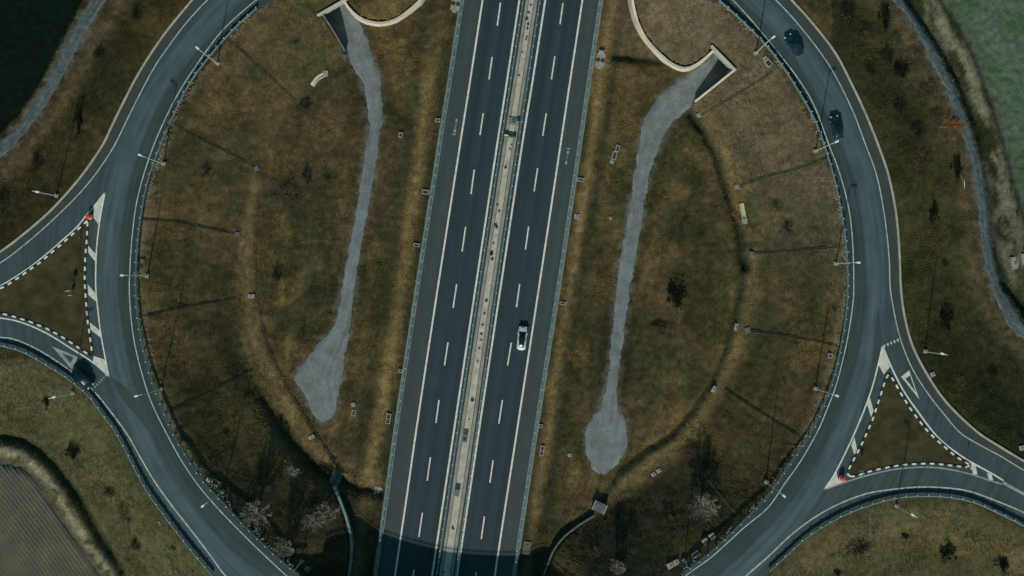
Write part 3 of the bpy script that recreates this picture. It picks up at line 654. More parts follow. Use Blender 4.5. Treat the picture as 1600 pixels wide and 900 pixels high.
# ------------------------------------------------------------------ gravel tracks
def track(name, ab, z, m, seed, rag=.28):
    a = Wl(spline(ab[0], 8), z); b = Wl(spline(ab[1], 8), z)
    a = np.array(resample(a, .6)); rs = np.random.RandomState(seed)
    b = np.array(b); c = np.concatenate([[0], np.cumsum(np.hypot(*(b[1:]-b[:-1]).T))]); t = np.linspace(0, c[-1], len(a))
    b = np.stack([np.interp(t, c, b[:, 0]), np.interp(t, c, b[:, 1])], 1)
    d = b-a; L = np.linalg.norm(d, axis=1)[:, None]+1e-6; d = d/L
    e1 = (rs.rand(len(a), 1)-.5)*rag*1.2+(fbm(a[:, :1], a[:, 1:], .5, seed, 3)-.5)*rag*2.5
    e2 = (rs.rand(len(a), 1)-.5)*rag*1.2+(fbm(b[:, :1]+50, b[:, 1:], .5, seed, 3)-.5)*rag*2.5
    fade = np.clip(L/2, 0, 1)
    a = a+d*e1*fade; b = b+d*e2*fade
    n = 12; V = []; Fc = []
    for i in range(len(a)):
        for j in range(n+1): V.append(a[i]+(b[i]-a[i])*j/n)
    wid = np.linalg.norm(b-a, axis=1); UV = [(wid[i]*(j/n-.5), i*.6) for i in range(len(a)) for j in range(n+1)]
    V = np.array(V); zz = hgt(V[:, 0], V[:, 1], False)
    jj = np.tile(np.arange(n+1), len(a)); edge = (jj == 0) | (jj == n)
    inz = inside(V[:, 0], V[:, 1], LOWS[0]) | inside(V[:, 0], V[:, 1], LOWS[1])
    zz = np.where(zz > 1.2 if z == 0 else False, .05, zz)          # floor runs level into the tunnel mouth
    V = np.concatenate([V, (zz+.13-.16*edge)[:, None]], 1)
    for i in range(len(a)-1):
        for j in range(n): q = i*(n+1)+j; Fc.append((q, q+1, q+n+2, q+n+1))
    return struct(link(name, V, Fc, m, smooth=True, uv=UV))
track('gravel_track', TR_L, 0, 'gravel', 3); track('gravel_track', TR_R, 0, 'gravel', 4)
track('farm_track', TR_NW, ZO, 'track', 5, .2); track('farm_track', TR_NE, ZO, 'track', 6, .35)

# ------------------------------------------------------------------ retaining walls and tunnel portals
def wall(name, pts, label, cat, th=.45, up=.35, m='pale_concrete', zmin=.9, group=None):
    Q = np.array(resample([(*W(*p, 1.0), .85) if 'shade' in label else Prad(*p) for p in spline(pts, 6)], 1.2)); Q[:, 2] = np.maximum(Q[:, 2], zmin)
    t = thing(name, label, cat, (Q[0, 0], Q[0, 1], 0), 0, group)
    z0 = Q[:, 2].copy(); P = Q.copy(); P[:, :2] -= Q[0, :2]
    # body: bottom fixed at -0.5, top follows the retained ground
    T = np.gradient(P[:, :2], axis=0); T /= np.linalg.norm(T, axis=1)[:, None]; N = np.stack([-T[:, 1], T[:, 0]], 1)
    def body(o0, o1, za, zb, mm, nm):
        V = []; Fc = []
        for i in range(len(P)):
            for o_, zf in ((o0, za), (o0, zb), (o1, zb), (o1, za)):
                V.append((P[i, 0]+N[i, 0]*o_, P[i, 1]+N[i, 1]*o_, (-.5 if zf is None else z0[i]+zf)))
        for i in range(len(P)-1):
            for j in range(4): a = i*4+j; b = i*4+(j+1) % 4; Fc.append((a, a+4, b+4, b))
        k = (len(P)-1)*4; Fc += [(0, 1, 2, 3), (k+3, k+2, k+1, k)]
        link(nm, V, Fc, mm, t)
    body(-th/2, th/2, None, up-.16, m, 'wall_face'); body(-th/2-.06, th/2+.06, up-.158, up, m, 'coping')
    return t
wg = 'curved retaining walls below the embankment'
wall('retaining_wall', LOBE_L, 'pale curved retaining wall left of the motorway beside the upper tunnel ramp', 'wall', .34, group=wg)
wall('retaining_wall', LOBE_R, 'long pale curved retaining wall right of the motorway ending at the tunnel mouth', 'wall', .34, group=wg)
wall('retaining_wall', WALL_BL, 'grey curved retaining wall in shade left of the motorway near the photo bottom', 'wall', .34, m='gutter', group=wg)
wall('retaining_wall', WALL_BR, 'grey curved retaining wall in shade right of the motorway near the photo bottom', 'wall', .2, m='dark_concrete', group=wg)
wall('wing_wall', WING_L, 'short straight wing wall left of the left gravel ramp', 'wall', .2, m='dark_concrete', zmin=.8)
wall('wing_wall', WING_R, 'straight wing wall right of the right gravel ramp', 'wall', .3, m='pale_concrete', zmin=.8)
def portal(p, label):
    a, b = Prad(*p[0]), Prad(*p[1]); zt = max(a[2], b[2])+.5
    c = ((a[0]+b[0])/2, (a[1]+b[1])/2); L = math.hypot(b[0]-a[0], b[1]-a[1]); an = math.atan2(b[1]-a[1], b[0]-a[0])
    t = thing('tunnel_portal', label, 'tunnel portal', (c[0], c[1], 0), an)
    ow = L*.36; oh = min(3.2, zt-.8)
    f = MB(); f.box((-(L/2+ow)/2, 0, zt/2-.3), (L/2-ow, .36, zt+.4)); f.box(((L/2+ow)/2, 0, zt/2-.3), (L/2-ow, .36, zt+.4)); f.box((0, 0, (zt-.1+oh)/2), (2*ow-.004, .356, zt-.1-oh))
    f.build('portal_wall', 'concrete', t)
    MB().box((0, 0, zt), (L+.5, .42, .22)).build('coping', 'pale_concrete', t)
    # the bore leads away from the roundabout centre, under the road
    s = 1 if (math.cos(an+math.pi/2)*(c[0]-CX)+math.sin(an+math.pi/2)*(c[1]-CY)) > 0 else -1
    g = MB(); D = 24
    g.box((-ow-.16, s*(D/2+.26), oh/2), (.3, D, oh+.2)); g.box((ow+.16, s*(D/2+.26), oh/2), (.3, D, oh+.2)); g.box((0, s*(D/2+.26), oh+.25), (2*ow+.6, D, .3)); g.box((0, s*(D+.4), oh/2), (2*ow+.6, .3, oh+.2))
    g.build('bore', 'dark_concrete', t)
portal(PORT_L, 'tunnel portal with a dark mouth at the top of the left gravel track')
portal(PORT_R, 'tunnel portal with a dark mouth at the top of the right gravel track')

# ------------------------------------------------------------------ bridges that carry the roundabout over the motorway
def bridge(a0, a1, label):
    t = thing('road_bridge', label, 'bridge', (0, 0, 0), 0, 'bridges carrying the roundabout over the motorway')
    n = 24; A = [R(a0+(a1-a0)*i/n) for i in range(n+1)]
    def band(nm, r0, r1, z0, z1, m):
        V = []; Fc = []
        for q in A:
            for r, z in ((r0, z0), (r0, z1), (r1, z1), (r1, z0)): V.append((CX+r*math.cos(q), CY+r*math.sin(q), z))
        for i in range(n):
            for j in range(4): b = i*4+j; c = i*4+(j+1) % 4; Fc.append((b, c, c+4, b+4))
        Fc += [(0, 3, 2, 1), (n*4, n*4+1, n*4+2, n*4+3)]
        link(nm, V, Fc, m, t)
    band('deck', RIN-.55, ROUT+.55, ZR-1.2, ZR-.37, 'concrete')
    band('parapet', RIN-.5, RIN-.15, ZR-.36, ZR+.75, 'concrete'); band('parapet', ROUT+.15, ROUT+.5, ZR-.36, ZR+.75, 'concrete')
    band('handrail', RIN-.38, RIN-.28, ZR+1.12, ZR+1.24, 'steel'); band('handrail', ROUT+.28, ROUT+.38, ZR+1.12, ZR+1.24, 'steel')
    for e in (.03, .97):
        q = R(a0+(a1-a0)*e); MB().box((CX+(RIN+ROUT)/2*math.cos(q), CY+(RIN+ROUT)/2*math.sin(q), ZR/2-.9), (ROUT-RIN+1, 1.2, ZR-.7), q).build('abutment', 'concrete', t)
    return t
bridge(240, 293, 'concrete bridge just below the photo whose shadow falls on the motorway')
bridge(74, 105, 'concrete bridge just above the photo crossing the motorway')

# ------------------------------------------------------------------ guard rails
wp = [(-.05, .40), (.03, .44), (.03, .50), (-.05, .56), (.03, .62), (.03, .68), (-.05, .73), (-.11, .73), (-.02, .66), (-.11, .57), (-.11, .52), (-.02, .46), (-.11, .40)]
wp = [(o*1.5, h) for o, h in wp]
cap_me = MB().box((0, 0, .815), (.22, .22, .05)).mesh('post_cap', 'pale_steel')
post_me = MB().box((0, 0, .33), (.12, .16, .90)).mesh('post', 'steel')
def guard_rail(P, z, label, side, step=2.1, cap=.30, lim=None, group='steel guard rails along the roads'):
    P = resample(P, 2.1)
    t = thing('guard_rail', label, 'guard rail', (P[0][0], P[0][1], z), 0, group)
    Q = [(x-P[0][0], y-P[0][1]) for x, y in P]
    sweep('rail_beam', Q, [(o*side, h) for o, h in wp][::1], 0, 'steel', t)
    sweep('top_rail', Q, [(side*-.16-cap/2, .735), (side*-.16-cap/2, .79), (side*-.16+cap/2, .79), (side*-.16+cap/2, .735)], 0, 'steel', t)
    Nn = offset_line(Q, -side*.24)
    for i in range(len(Q)-1):
        if lim and not (lim[0] < 450-P[i][1]*S < lim[1]): continue
        a = math.atan2(Q[i+1][1]-Q[i][1], Q[i+1][0]-Q[i][0])
        po = inst('post', post_me, t, (Nn[i][0], Nn[i][1], 0), a); inst('post_cap', cap_me, po)
def mwr(k, o): return [p for p in mwx(k, o, -160, 1060)]
guard_rail(mwr('rail_l', -1), 0, 'long steel guard rail on the left outer edge of the motorway', -1, cap=.26)
guard_rail(mwr('med_l', 0), 0, 'steel guard rail on the left side of the motorway median', 1, cap=.26)
guard_rail(mwr('med_r', 0), 0, 'steel guard rail on the right side of the motorway median', -1, cap=.26)
guard_rail(mwr('rail_r', 1), 0, 'long steel guard rail on the right outer edge of the motorway', 1, cap=.26)
def inset(p, d): return [tuple(q) for q in offset_line(sp(p), d)]
guard_rail(inset(IN_L, .45), ZR-.05, 'guard rail round the inner edge of the roundabout, left half', 1, cap=.07)
guard_rail(inset(IN_R, -.45), ZR-.05, 'guard rail round the inner edge of the roundabout, right half', -1, cap=.07)
guard_rail(inset(LOW_W[1:], .1), ZR-.05, 'guard rail on the outer edge of the road at lower left', -1, cap=.07)
guard_rail(inset(RAIL_SE[1:], .1), ZR-.05, 'guard rail on the outer edge of the road at lower right', 1, cap=.07)
# ------------------------------------------------------------------ street lamps
def make_lamp():
    t = thing('street_lamp', 'x', 'street lamp')
    MB().box((0, 0, .08), (.7, .7, .4)).build('plinth', 'concrete', t)
    MB().tube((0, 0, .3), (0, 0, 9.0), .115, .075, 8).build('pole', 'pale_steel', t)
    MB().tube((0, 0, 8.92), (.75, 0, 9.12), .085, .07, 6).build('arm', 'pale_steel', t)
    h = MB().box((.95, 0, 9.1), (.75, .36, .14), 0, .8).build('lamp_head', 'lamp', t)
    MB().box((.97, 0, 9.01), (.5, .24, .05)).build('lens', 'headlamp', h)
    return t
LAMPS = [(340, 99.5, 1, 'street lamp on the inner verge at upper left near the tunnel ramp'), (256, 256, 1, 'street lamp on the inner verge opposite the upper left road fork'),
         (230, 431, 1, 'street lamp on the inner verge level with the hatched strip of the left island'), (251, 608, 1, 'street lamp on the inner verge opposite the dark car waiting to join'),
         (348, 768, 1, 'street lamp on the inner verge at lower left beside two drain boxes'), (471, 877, 1, 'street lamp on the inner verge at the photo bottom near the small bare tree'),
         (1181, 83, 1, 'street lamp on the inner verge beside the right tunnel portal'), (1274, 236, 1, 'street lamp on the inner verge just below the lower dark blue car'),
         (1305.5, 412, 1, 'street lamp on the inner verge at the far right of the circle'), (1274, 607, 1, 'street lamp on the inner verge level with the top of the right island'),
         (1197, 753, 1, 'street lamp on the inner verge left of the lower tip of the right island'), (1069, 876, 1, 'street lamp at the photo bottom beside a row of pale chambers'),
         (89, 306, -1, 'street lamp on the outer verge above the upper left road arm'), (114, 614, -1, 'street lamp on the outer verge behind the dark car at left'),
         (1445, 549, -1, 'street lamp on the outer verge right of the right road arm'), (1400, 790, -1, 'street lamp on the outer verge below the lower right road arm')]
lamp0 = make_lamp()
for i, (px, py, s, lab) in enumerate(LAMPS):
    o = lamp0 if i == 0 else copy_tree(lamp0)
    x, y, z = G(px, py); o.location = (x, y, z); o.rotation_euler.z = math.atan2(s*(y-CY), s*(x-CX))+random.uniform(-.08, .08)
    o['label'] = lab; o['group'] = 'street lamps round the roundabout'

# ------------------------------------------------------------------ cars
def make_car(paint, roof_m, label, loc, rz, dark=False):
    t = thing('car', label, 'car', loc, rz, 'cars on the roads')
    st = [(-2.30, .62, .42, .62, .70), (-2.24, .80, .30, .70, .86), (-2.0, .88, .22, .76, .97), (-1.3, .91, .2, .8, .99), (-.4, .91, .2, .8, .96), (.6, .91, .2, .8, .95), (1.1, .90, .2, .78, .93), (1.6, .88, .2, .72, .86), (1.95, .83, .22, .64, .80), (2.16, .74, .28, .58, .71), (2.27, .60, .32, .54, .64), (2.34, .40, .36, .5, .57)]
    V = []; Fc = []
    for x, w, zb, zm, zt in st:
        for a, z in ((-.80, zb), (-.97, zb+.12), (-1.0, zm), (-.93, zt-.06), (-.72, zt), (-.36, zt+.03), (0, zt+.04), (.36, zt+.03), (.72, zt), (.93, zt-.06), (1.0, zm), (.97, zb+.12), (.80, zb)): V.append((x, a*w, z))
    k = 13
    for i in range(len(st)-1):
        for j in range(k): a = i*k+j; b = i*k+(j+1) % k; Fc.append((a, b, b+k, a+k))
    Fc += [tuple(range(k))[::-1], tuple((len(st)-1)*k+j for j in range(k))]
    b = link('body', V, Fc, paint, t, smooth=True); md = b.modifiers.new('sub', 'SUBSURF'); md.levels = md.render_levels = 1
    gs = [(-1.80, .66, .97, .98), (-1.55, .70, .96, 1.16), (-1.15, .73, .96, 1.38), (-.5, .75, .95, 1.46), (.2, .75, .94, 1.44), (.55, .74, .94, 1.33), (1.0, .72, .93, 1.08), (1.28, .68, .92, .95)]
    V = []; Fc = []
    for x, w, zb, zt in gs:
        f = (zt-zb)/.52
        for a, z in ((-1, zb-.05), (-(1-.20*f), zb+(zt-zb)*.8), (-(.80-.22*f), zt), (0, zt+.03*f), (.80-.22*f, zt), (1-.20*f, zb+(zt-zb)*.8), (1, zb-.05)): V.append((x, a*w, z))
    for i in range(len(gs)-1):
        for j in range(6): a = i*7+j; Fc.append((a, a+1, a+8, a+7))
    link('windows', V, Fc, 'glass', t, smooth=True)
    V = []; Fc = []; rs_ = gs[2:5]+[(.34, .745, .94, 1.405)]
    for x, w, zb, zt in rs_:
        f = (zt-zb)/.52
        for a, z in ((-(1-.20*f)*.99, zb+(zt-zb)*.86), (-(.82-.22*f), zt+.012), (0, zt+.045), (.82-.22*f, zt+.012), ((1-.20*f)*.99, zb+(zt-zb)*.86)): V.append((x, a*w, z))
    for i in range(3):
        for j in range(4): a = i*5+j; Fc.append((a, a+1, a+6, a+5))
    link('roof', V, Fc, roof_m, t, smooth=True)
    for s in (-1, 1):            # pillars that frame the cabin
        q = MB(); q.tube((1.2, s*.70, .96), (.36, s*.62, 1.38), .05, .05, 5); q.tube((.36, s*.62, 1.38), (-1.2, s*.60, 1.36), .05, .05, 5); q.tube((-1.2, s*.60, 1.36), (-1.78, s*.68, .99), .07, .08, 5); q.build('pillar', paint, t, smooth=True)
        MB().box((2.12, s*.58, .68), (.26, .34, .10), s*-.35, .8).build('headlight', 'headlamp', t)
        MB().box((-2.2, s*.62, .82), (.16, .34, .12), s*.3, .8).build('tail_light', 'tail', t)
        MB().box((.85, s*.99, .98), (.16, .22, .13), 0, .8).build('mirror', paint, t)
    MB().box((-2.29, 0, .62), (.04, .5, .12)).build('number_plate', 'paint', t)
    for x in (-1.38, 1.40):
        for s in (-1, 1):
            w = MB().tube((x, s*.70, .33), (x, s*.92, .33), .33, .33, 16).build('wheel', 'tyre', t)
            MB().tube((x, s*.90, .33), (x, s*.93, .33), .21, .20, 12).build('rim', 'rim', w)
    return t
def car_at(px, py, qx, qy, z, *a):        # nose pixel, tail pixel
    n, q = W(px, py, z+.7), W(qx, qy, z+.7)
    return a, ((n[0]+q[0])/2, (n[1]+q[1])/2, z+.02), math.atan2(n[1]-q[1], n[0]-q[0])
for (a, b, c, d, z, pm, rm_, lab) in ((817.5, 510, 814, 547, 0, 'silver', 'glass', 'silver car with a black roof on the right motorway carriageway'),
        (1230, 55, 1252, 87, ZR, 'navy', 'navy', 'dark blue car at the top right of the roundabout, the leading one'),
        (1303, 181, 1312, 218, ZR, 'navy', 'glass', 'dark blue car following on the right of the roundabout near a street lamp'),
        (143, 605, 115, 577, ZR, 'petrol', 'petrol', 'dark petrol car on the left road arm waiting by the give way triangle')):
    _, loc, rz = car_at(a, b, c, d, z); make_car(pm, rm_, lab, loc, rz)

# ------------------------------------------------------------------ red nose posts, signs
def nose_post(px, py, rz, lab):
    x, y = W(px, py, ZR+.6); t = thing('nose_bollard', lab, 'bollard', (x, y, ZR), rz, 'red bollards on the island noses')
    MB().tube((0, 0, 0), (0, 0, .12), .60, .56, 16).build('base', 'lid', t)
    b = MB(); b.tube((0, 0, .12), (0, 0, .85), .52, .50, 16, False); b.tube((0, 0, .85), (0, 0, 1.08), .50, .30, 16); b.build('drum', 'red', t, smooth=False)
    MB().ring((0, 0), .53, .50, .42, .64).build('band', 'paint', t)
    MB().tube((0, 0, 1.08), (0, 0, 1.16), .14, .10, 10).build('cap', 'red', t)
nose_post(139, 338.5, 0, 'red bollard on the upper nose of the left traffic island')
nose_post(1316, 747.5, 0, 'red bollard on the lower nose of the right traffic island')
def sign(px, py, face, lab, hgt_=2.2, m='blue', r=.3):
    x, y = W(px, py, ZR+.2); t = thing('road_sign', lab, 'road sign', (x, y, ZR+.08), face)
    MB().tube((0, 0, 0), (0, 0, hgt_), .045, .04, 8).build('post', 'pale_steel', t)
    MB().tube((.05, 0, hgt_-.15), (.09, 0, hgt_-.15), r, r, 20).build('sign_face', m, t)
    MB().tube((.042, 0, hgt_-.15), (.048, 0, hgt_-.15), r+.03, r+.03, 20).build('sign_rim', 'paint', t)
sign(1343, 735, R(200), 'blue road sign inside the lower corner of the right traffic island', m='blue', r=.42)
sign(113, 455, R(100), 'blue road sign in the middle of the left traffic island', m='blue', r=.4)
sign(112.5, 462, R(100), 'small red road sign in the middle of the left traffic island', 1.2, 'red', .3)
sign(125, 372, R(60), 'small red road sign under the upper nose of the left traffic island', .8, 'red', .16)
sign(1508, 728, R(10), 'thin sign post at the right corner of the right traffic island', 2.4, 'paint', .3)

# ------------------------------------------------------------------ drains and chambers
def drain_box(px, py, ln, wd_, ang, cells, lab, m='concrete', h=.22, group='concrete drain boxes in the grass'):
    x, y, z = G(px, py); t = thing('drain_box', lab, 'drain', (x, y, z), ang, group)
    f = MB(); tk = .16; n = cells
    for s in (-1, 1): f.box((0, s*(wd_/2-tk/2), h/2-.15), (ln, tk, h+.3))
    for i in range(n+1): f.box((-ln/2+tk/2+i*(ln-tk)/n, 0, h/2-.15), (tk, wd_-2*tk, h+.296))
    f.build('rim', m, t)
    for i in range(n): MB().box((-ln/2+tk/2+(i+.5)*(ln-tk)/n, 0, h-.16), ((ln-tk)/n-tk, wd_-2*tk, .06)).build('grate', 'lid', t)
def slab(px, py, ln, wd_, ang, lab, m='concrete', h=.2, knob=True, group='concrete covers in the grass'):
    x, y, z = G(px, py); t = thing('concrete_cover', lab, 'cover', (x, y, z), ang, group)
    MB().box((0, 0, h/2-.15), (ln, wd_, h+.3), 0, .96).build('slab', m, t)
    if knob: MB().box((ln*.12, 0, h+.03), (ln*.28, wd_*.28, .07)).build('lid', 'dark_concrete', t)
def manholes(px, py, lab, ang):
    x, y, z = G(px, py); t = thing('manhole_slab', lab, 'manhole', (x, y, z), ang, 'slabs with two round manholes beside the motorway')
    MB().box((0, 0, .0), (2.6, 1.7, .5)).build('slab', 'concrete', t)
    for s in (-1, 1): 
        q = MB().tube((0, s*.0, .2), (0, 0, .29), .42, .42, 16).build('manhole_lid', 'lid', t); q.location = (-.05+s*.0, s*.46, 0)
    MB().box((1.55, 0, .1), (.5, 1.1, .7)).build('kerb_block', 'concrete', t)
    MB().box((-1.5, 0, .02), (.4, .9, .5)).build('kerb_block', 'concrete', t)
AM = math.atan2(-AXD[1], -AXD[0])
manholes(712, 6, 'slab with two round manholes left of the motorway at the photo top', AM); manholes(938, 94, 'slab with two round manholes right of the motorway near the top', AM); manholes(592, 768, 'slab with two round manholes left of the motorway near the bottom', AM)
slab(823, 856, 2.6, 1.5, AM, 'worn grey cover right of the motorway just inside the bridge shadow', 'dark_concrete', group=None)
for px, py, w_, l_, lab in ((684, 188, 1.0, .7, 'drain box left of the motorway beside the painted shoulder figures'), (665, 300, 1.3, .9, 'drain box left of the motorway, third from the photo top'),
        (651, 383, 1.2, .7, 'pale drain box left of the motorway above the photo middle'), (626, 579.5, .8, .7, 'small drain box left of the motorway below the photo middle'), (607, 654, 2.0, .9, 'two cell drain box left of the motorway below the apron of gravel'),
        (907, 281, 1.3, .7, 'drain box right of the motorway below the painted shoulder figures'), (879, 474, 1.2, .6, 'drain box right of the motorway just above the silver car'), (845, 665.5, .8, .7, 'drain box right of the motorway below the silver car'),
        (847, 704, 2.0, .8, 'long drain box right of the motorway near the round end of gravel')):
    vert = w_ > 1.9
    drain_box(px, py, w_, l_, AM if vert else AM+math.pi/2, 2 if vert else 1, lab)
for px, py, l_, w_, a, n, lab in ((626, 211, 1.0, .8, AM, 1, 'square drain box between the left gravel track and the motorway'), (960, 243, 1.6, .9, AM-.1, 1, 'upper drain box of the cluster beside the right gravel track'), (553, 645, 1.2, .8, AM, 1, 'drain box beside the end of the left gravel apron'),
        (337, 754, 1.4, 1.0, R(-38), 1, 'drain box with pale rim by the lamp at lower left'), (1200, 98, 1.6, 1.1, R(-50), 1, 'drain box beside the lamp next to the right portal'), (965, 232, 1.3, .8, AM-.1, 1, 'top drain box of the cluster beside the right gravel track'),
        (1297, 556, .9, .9, R(-10), 1, 'small drain box by the right inner rail'), (1087, 866, 1.5, .9, R(35), 1, 'dark drain box between the pale chambers at the photo bottom')):
    drain_box(px, py, l_, w_, a, n, lab)
for px, py, l_, w_, a, lab, m in ((956.5, 252.5, .8, .8, AM-.4, 'small pale cover below the drain cluster beside the right track', 'concrete'), (552, 632, .8, .8, .3, 'small pale cover above the drain box by the left gravel apron', 'concrete'), (901, 338.5, 1.0, 1.0, AM, 'square pale cover right of the motorway above the photo middle', 'pale_concrete'),
        (954, 341, .6, .6, 0, 'tiny white cover left of the right gravel track', 'pale_concrete'), (890, 711, .7, .7, .2, 'small pale cover left of the round end of gravel', 'concrete'), (326, 749.5, .9, .8, R(-38), 'small pale cover beside the drain box at lower left', 'concrete'),
        (480, 889, 1.0, .9, R(-35), 'pale square cover at the photo bottom next to a lamp', 'pale_concrete'), (1196, 92, 1.0, .8, R(-50), 'white cover touching the drain box by the right portal', 'pale_concrete'), (223, 408, .8, .8, 0, 'grey cover beside the inner rail at the far left', 'dark_concrete'),
        (1585, 411, 1.3, 2.4, R(5), 'large pale slab on the grass at the right photo edge', 'pale_concrete'), (1599, 405, .8, 2.2, R(5), 'narrow pale slab cut by the right photo edge', 'concrete'), (487, 683, .7, 1.2, R(-60), 'pale cover on the ditch edge at lower left', 'concrete'),
        (393, 463, .8, 1.3, R(90), 'pale stone on the ditch at the end of a left channel', 'concrete'), (1150, 511, .7, 1.4, R(-10), 'pale cover on the ditch edge at right, upper one', 'concrete'), (1115, 608, .7, 1.3, R(-30), 'pale cover on the ditch edge at right, lower one', 'concrete'),
        (1021, 741, .9, .8, R(30), 'left one of two pale covers below the right ditch', 'concrete'), (1029, 735.5, .9, .8, R(30), 'right one of two pale covers below the right ditch', 'concrete'), (1102, 846, 1.2, 1.1, R(32), 'left one of two pale chambers above the lower right rail', 'pale_concrete'),
        (1112.5, 838, 1.2, 1.1, R(32), 'right one of two pale chambers above the lower right rail', 'pale_concrete'), (1047, 884, 1.2, 1.1, R(25), 'leftmost of the pale chambers at the photo bottom', 'pale_concrete'), (1056.5, 879, 1.2, 1.1, R(25), 'second of the pale chambers at the photo bottom, nearer the lamp', 'pale_concrete'),
        (1457, 585, .9, .9, .4, 'small brown cover on the verge near the right give way triangle', 'stone'), (1168, 516, 1.1, 1.1, .3, 'grey cover at the lower end of a right channel', 'dark_concrete'), (401, 263, 1.0, .9, .4, 'grey cover at the lower end of an upper left channel', 'dark_concrete'),
        (370, 366, 1.2, .8, 0, 'grey cover at the lower end of the channel at far left', 'dark_concrete'), (1093, 180, .9, .8, .4, 'pale cover near the foot of the right wing wall', 'concrete'), (1152, 292, 1.0, .9, .2, 'pale cover where a right channel meets the ditch', 'concrete'), (1176, 397, 1.2, .9, 0, 'grey cover where the far right channel meets the ditch', 'dark_concrete'),
        (1596, 700, .9, .9, .2, 'white cover on dark grass at the right photo edge', 'pale_concrete'), (250, 817, .8, .3, R(-60), 'narrow white slab beside the lower left rail', 'pale_concrete')):
    slab(px, py, l_, w_, a, lab, 'cover' if m == 'pale_concrete' else m)
# culvert headwalls on the ditches
def headwall(px, py, ln, wd_, ang, lab):
    x, y, z = G(px, py); t = thing('culvert', lab, 'culvert', (x, y, z), ang)
    MB().box((0, 0, .3), (ln, wd_, 1.4), 0, .94).build('headwall', 'dark_concrete', t)
    for s in (-1, 1): MB().box((s*(ln/2-.1), 0, 1.04), (.24, wd_*.96, .12)).build('coping', 'concrete', t)
    MB().tube((0, -wd_/2-.2, .1), (0, wd_/2+.2, .1), .4, .4, 12).build('pipe', 'lid', t)
headwall(526, 746, 3.4, 2.2, R(68), 'grey culvert block on the ditch at lower left')
headwall(936, 791, 2.6, 2.0, R(-25), 'grey culvert block on the ditch at lower right')
# pale chutes
def chute(pts, wd_, lab, m='pale_concrete'):
    Q = np.array([G(*p) for p in spline(pts, 6)]); o = Q[0].copy(); P = Q-o
    t = thing('concrete_chute', lab, 'drain chute', tuple(o))
    sweep('trough', P, [(-wd_/2, -.3), (-wd_/2, .30), (-wd_/2+.12, .30), (-wd_/4, .12), (wd_/4, .12), (wd_/2-.12, .30), (wd_/2, .30), (wd_/2, -.3)], 0, m, t)
    MB().box((P[-1][0], P[-1][1], P[-1][2]+.1), (1.0, 1.0, .6)).build('outlet_block', 'concrete', t)
chute([(488, 134), (496, 123), (509, 115)], .8, 'pale curved chute on the grass below the left wing wall')
chute([(1158, 318), (1161, 332), (1163, 346)], .8, 'pale upright chute beside the right ditch')
# thin drainage channels down the embankment
CH = [([(357, 62), (380, 82), (420, 118), (462, 157)], 'channel from the upper left lamp down the bank'), ([(271, 193), (305, 213), (350, 235), (400, 262)], 'channel below the second lamp from the top at left'),
      ([(221, 342), (270, 346), (330, 357), (370, 366)], 'channel at far left above the hatched strip'), ([(216, 496), (262, 485), (320, 474), (368, 466)], 'channel at far left below the middle lamp'),
      ([(260, 646), (300, 625), (350, 600), (395, 576)], 'channel at lower left ending on the ditch'), ([(1207, 112), (1170, 136), (1130, 160), (1095, 180)], 'channel at upper right below the tunnel wing wall'),
      ([(1292, 246), (1250, 262), (1200, 275), (1155, 290)], 'channel at right below the following blue car'), ([(1322, 384), (1270, 389), (1220, 393), (1178, 396)], 'channel at far right level with the lamp'),
      ([(1308, 540), (1260, 530), (1215, 522), (1170, 516)], 'channel at right above the small drain box'), ([(1256, 686), (1215, 660), (1170, 632), (1132, 606)], 'channel at lower right above the lamp'),
      ([(1160, 812), (1130, 780), (1105, 748), (1088, 725)], 'channel at lower right beside the pale bare tree'), ([(1092, 18), (1070, 45), (1045, 75)], 'pale channel on the upper right grass lobe'),
      ([(478, 5), (498, 30), (505, 60), (506, 100)], 'channel beside the left wing wall'), ([(1360, 795), (1359, 820), (1360, 845)], 'pale channel on the bank below the lower right road'),
      ([(1508, 795), (1490, 820), (1478, 838)], 'pale channel on the bank right of the outer lamp'), ([(1231, 870), (1243, 888), (1252, 900)], 'pale channel at the photo bottom below the right rail'), ([(102, 603), (99, 620), (93, 640)], 'pale channel on the bank under the outer left lamp'), ([(262, 868), (276, 890), (284, 902)], 'pale broken channel at the photo bottom left')]
def channel(pts, lab, wd_=.22, m='channel', cat='drain channel', nm='drain_channel', d=.12):
    Q = np.array([G(*p) for p in resample(spline(pts, 6), 8)]); o = Q[0].copy(); P = Q-o; P[:, 2] += .06
    t = thing(nm, 'narrow concrete '+lab, cat, tuple(o), 0, 'narrow drain channels on the grass')
    k = max(1, len(P)//4)
    for i in range(0, len(P)-1, k):
        q = P[i:i+k+1]
        if len(q) > 1: sweep('channel_piece', q, [(-wd_/2-.07, -.25), (-wd_/2-.07, .05), (-wd_/2, .05), (-wd_/2+.03, -d), (wd_/2-.03, -d), (wd_/2, .05), (wd_/2+.07, .05), (wd_/2+.07, -.25)], 0, m, t)
for p, lab in CH: channel(p, lab, m='channel' if 'pale' not in lab else 'dark_concrete', wd_=.24 if 'pale' not in lab else .14)
channel([(404, 300), (400, 360), (399, 420), (401, 455), (414, 525), (438, 585), (474, 648), (505, 695), (529, 732)], 'lined channel curving beside the ditch left of the gravel apron', .3, 'channel')
channel([(1166, 412), (1160, 455), (1148, 500), (1132, 550), (1110, 600), (1080, 645), (1045, 680), (1005, 708), (970, 735), (945, 775)], 'lined channel curving along the right ditch', .3, 'channel')
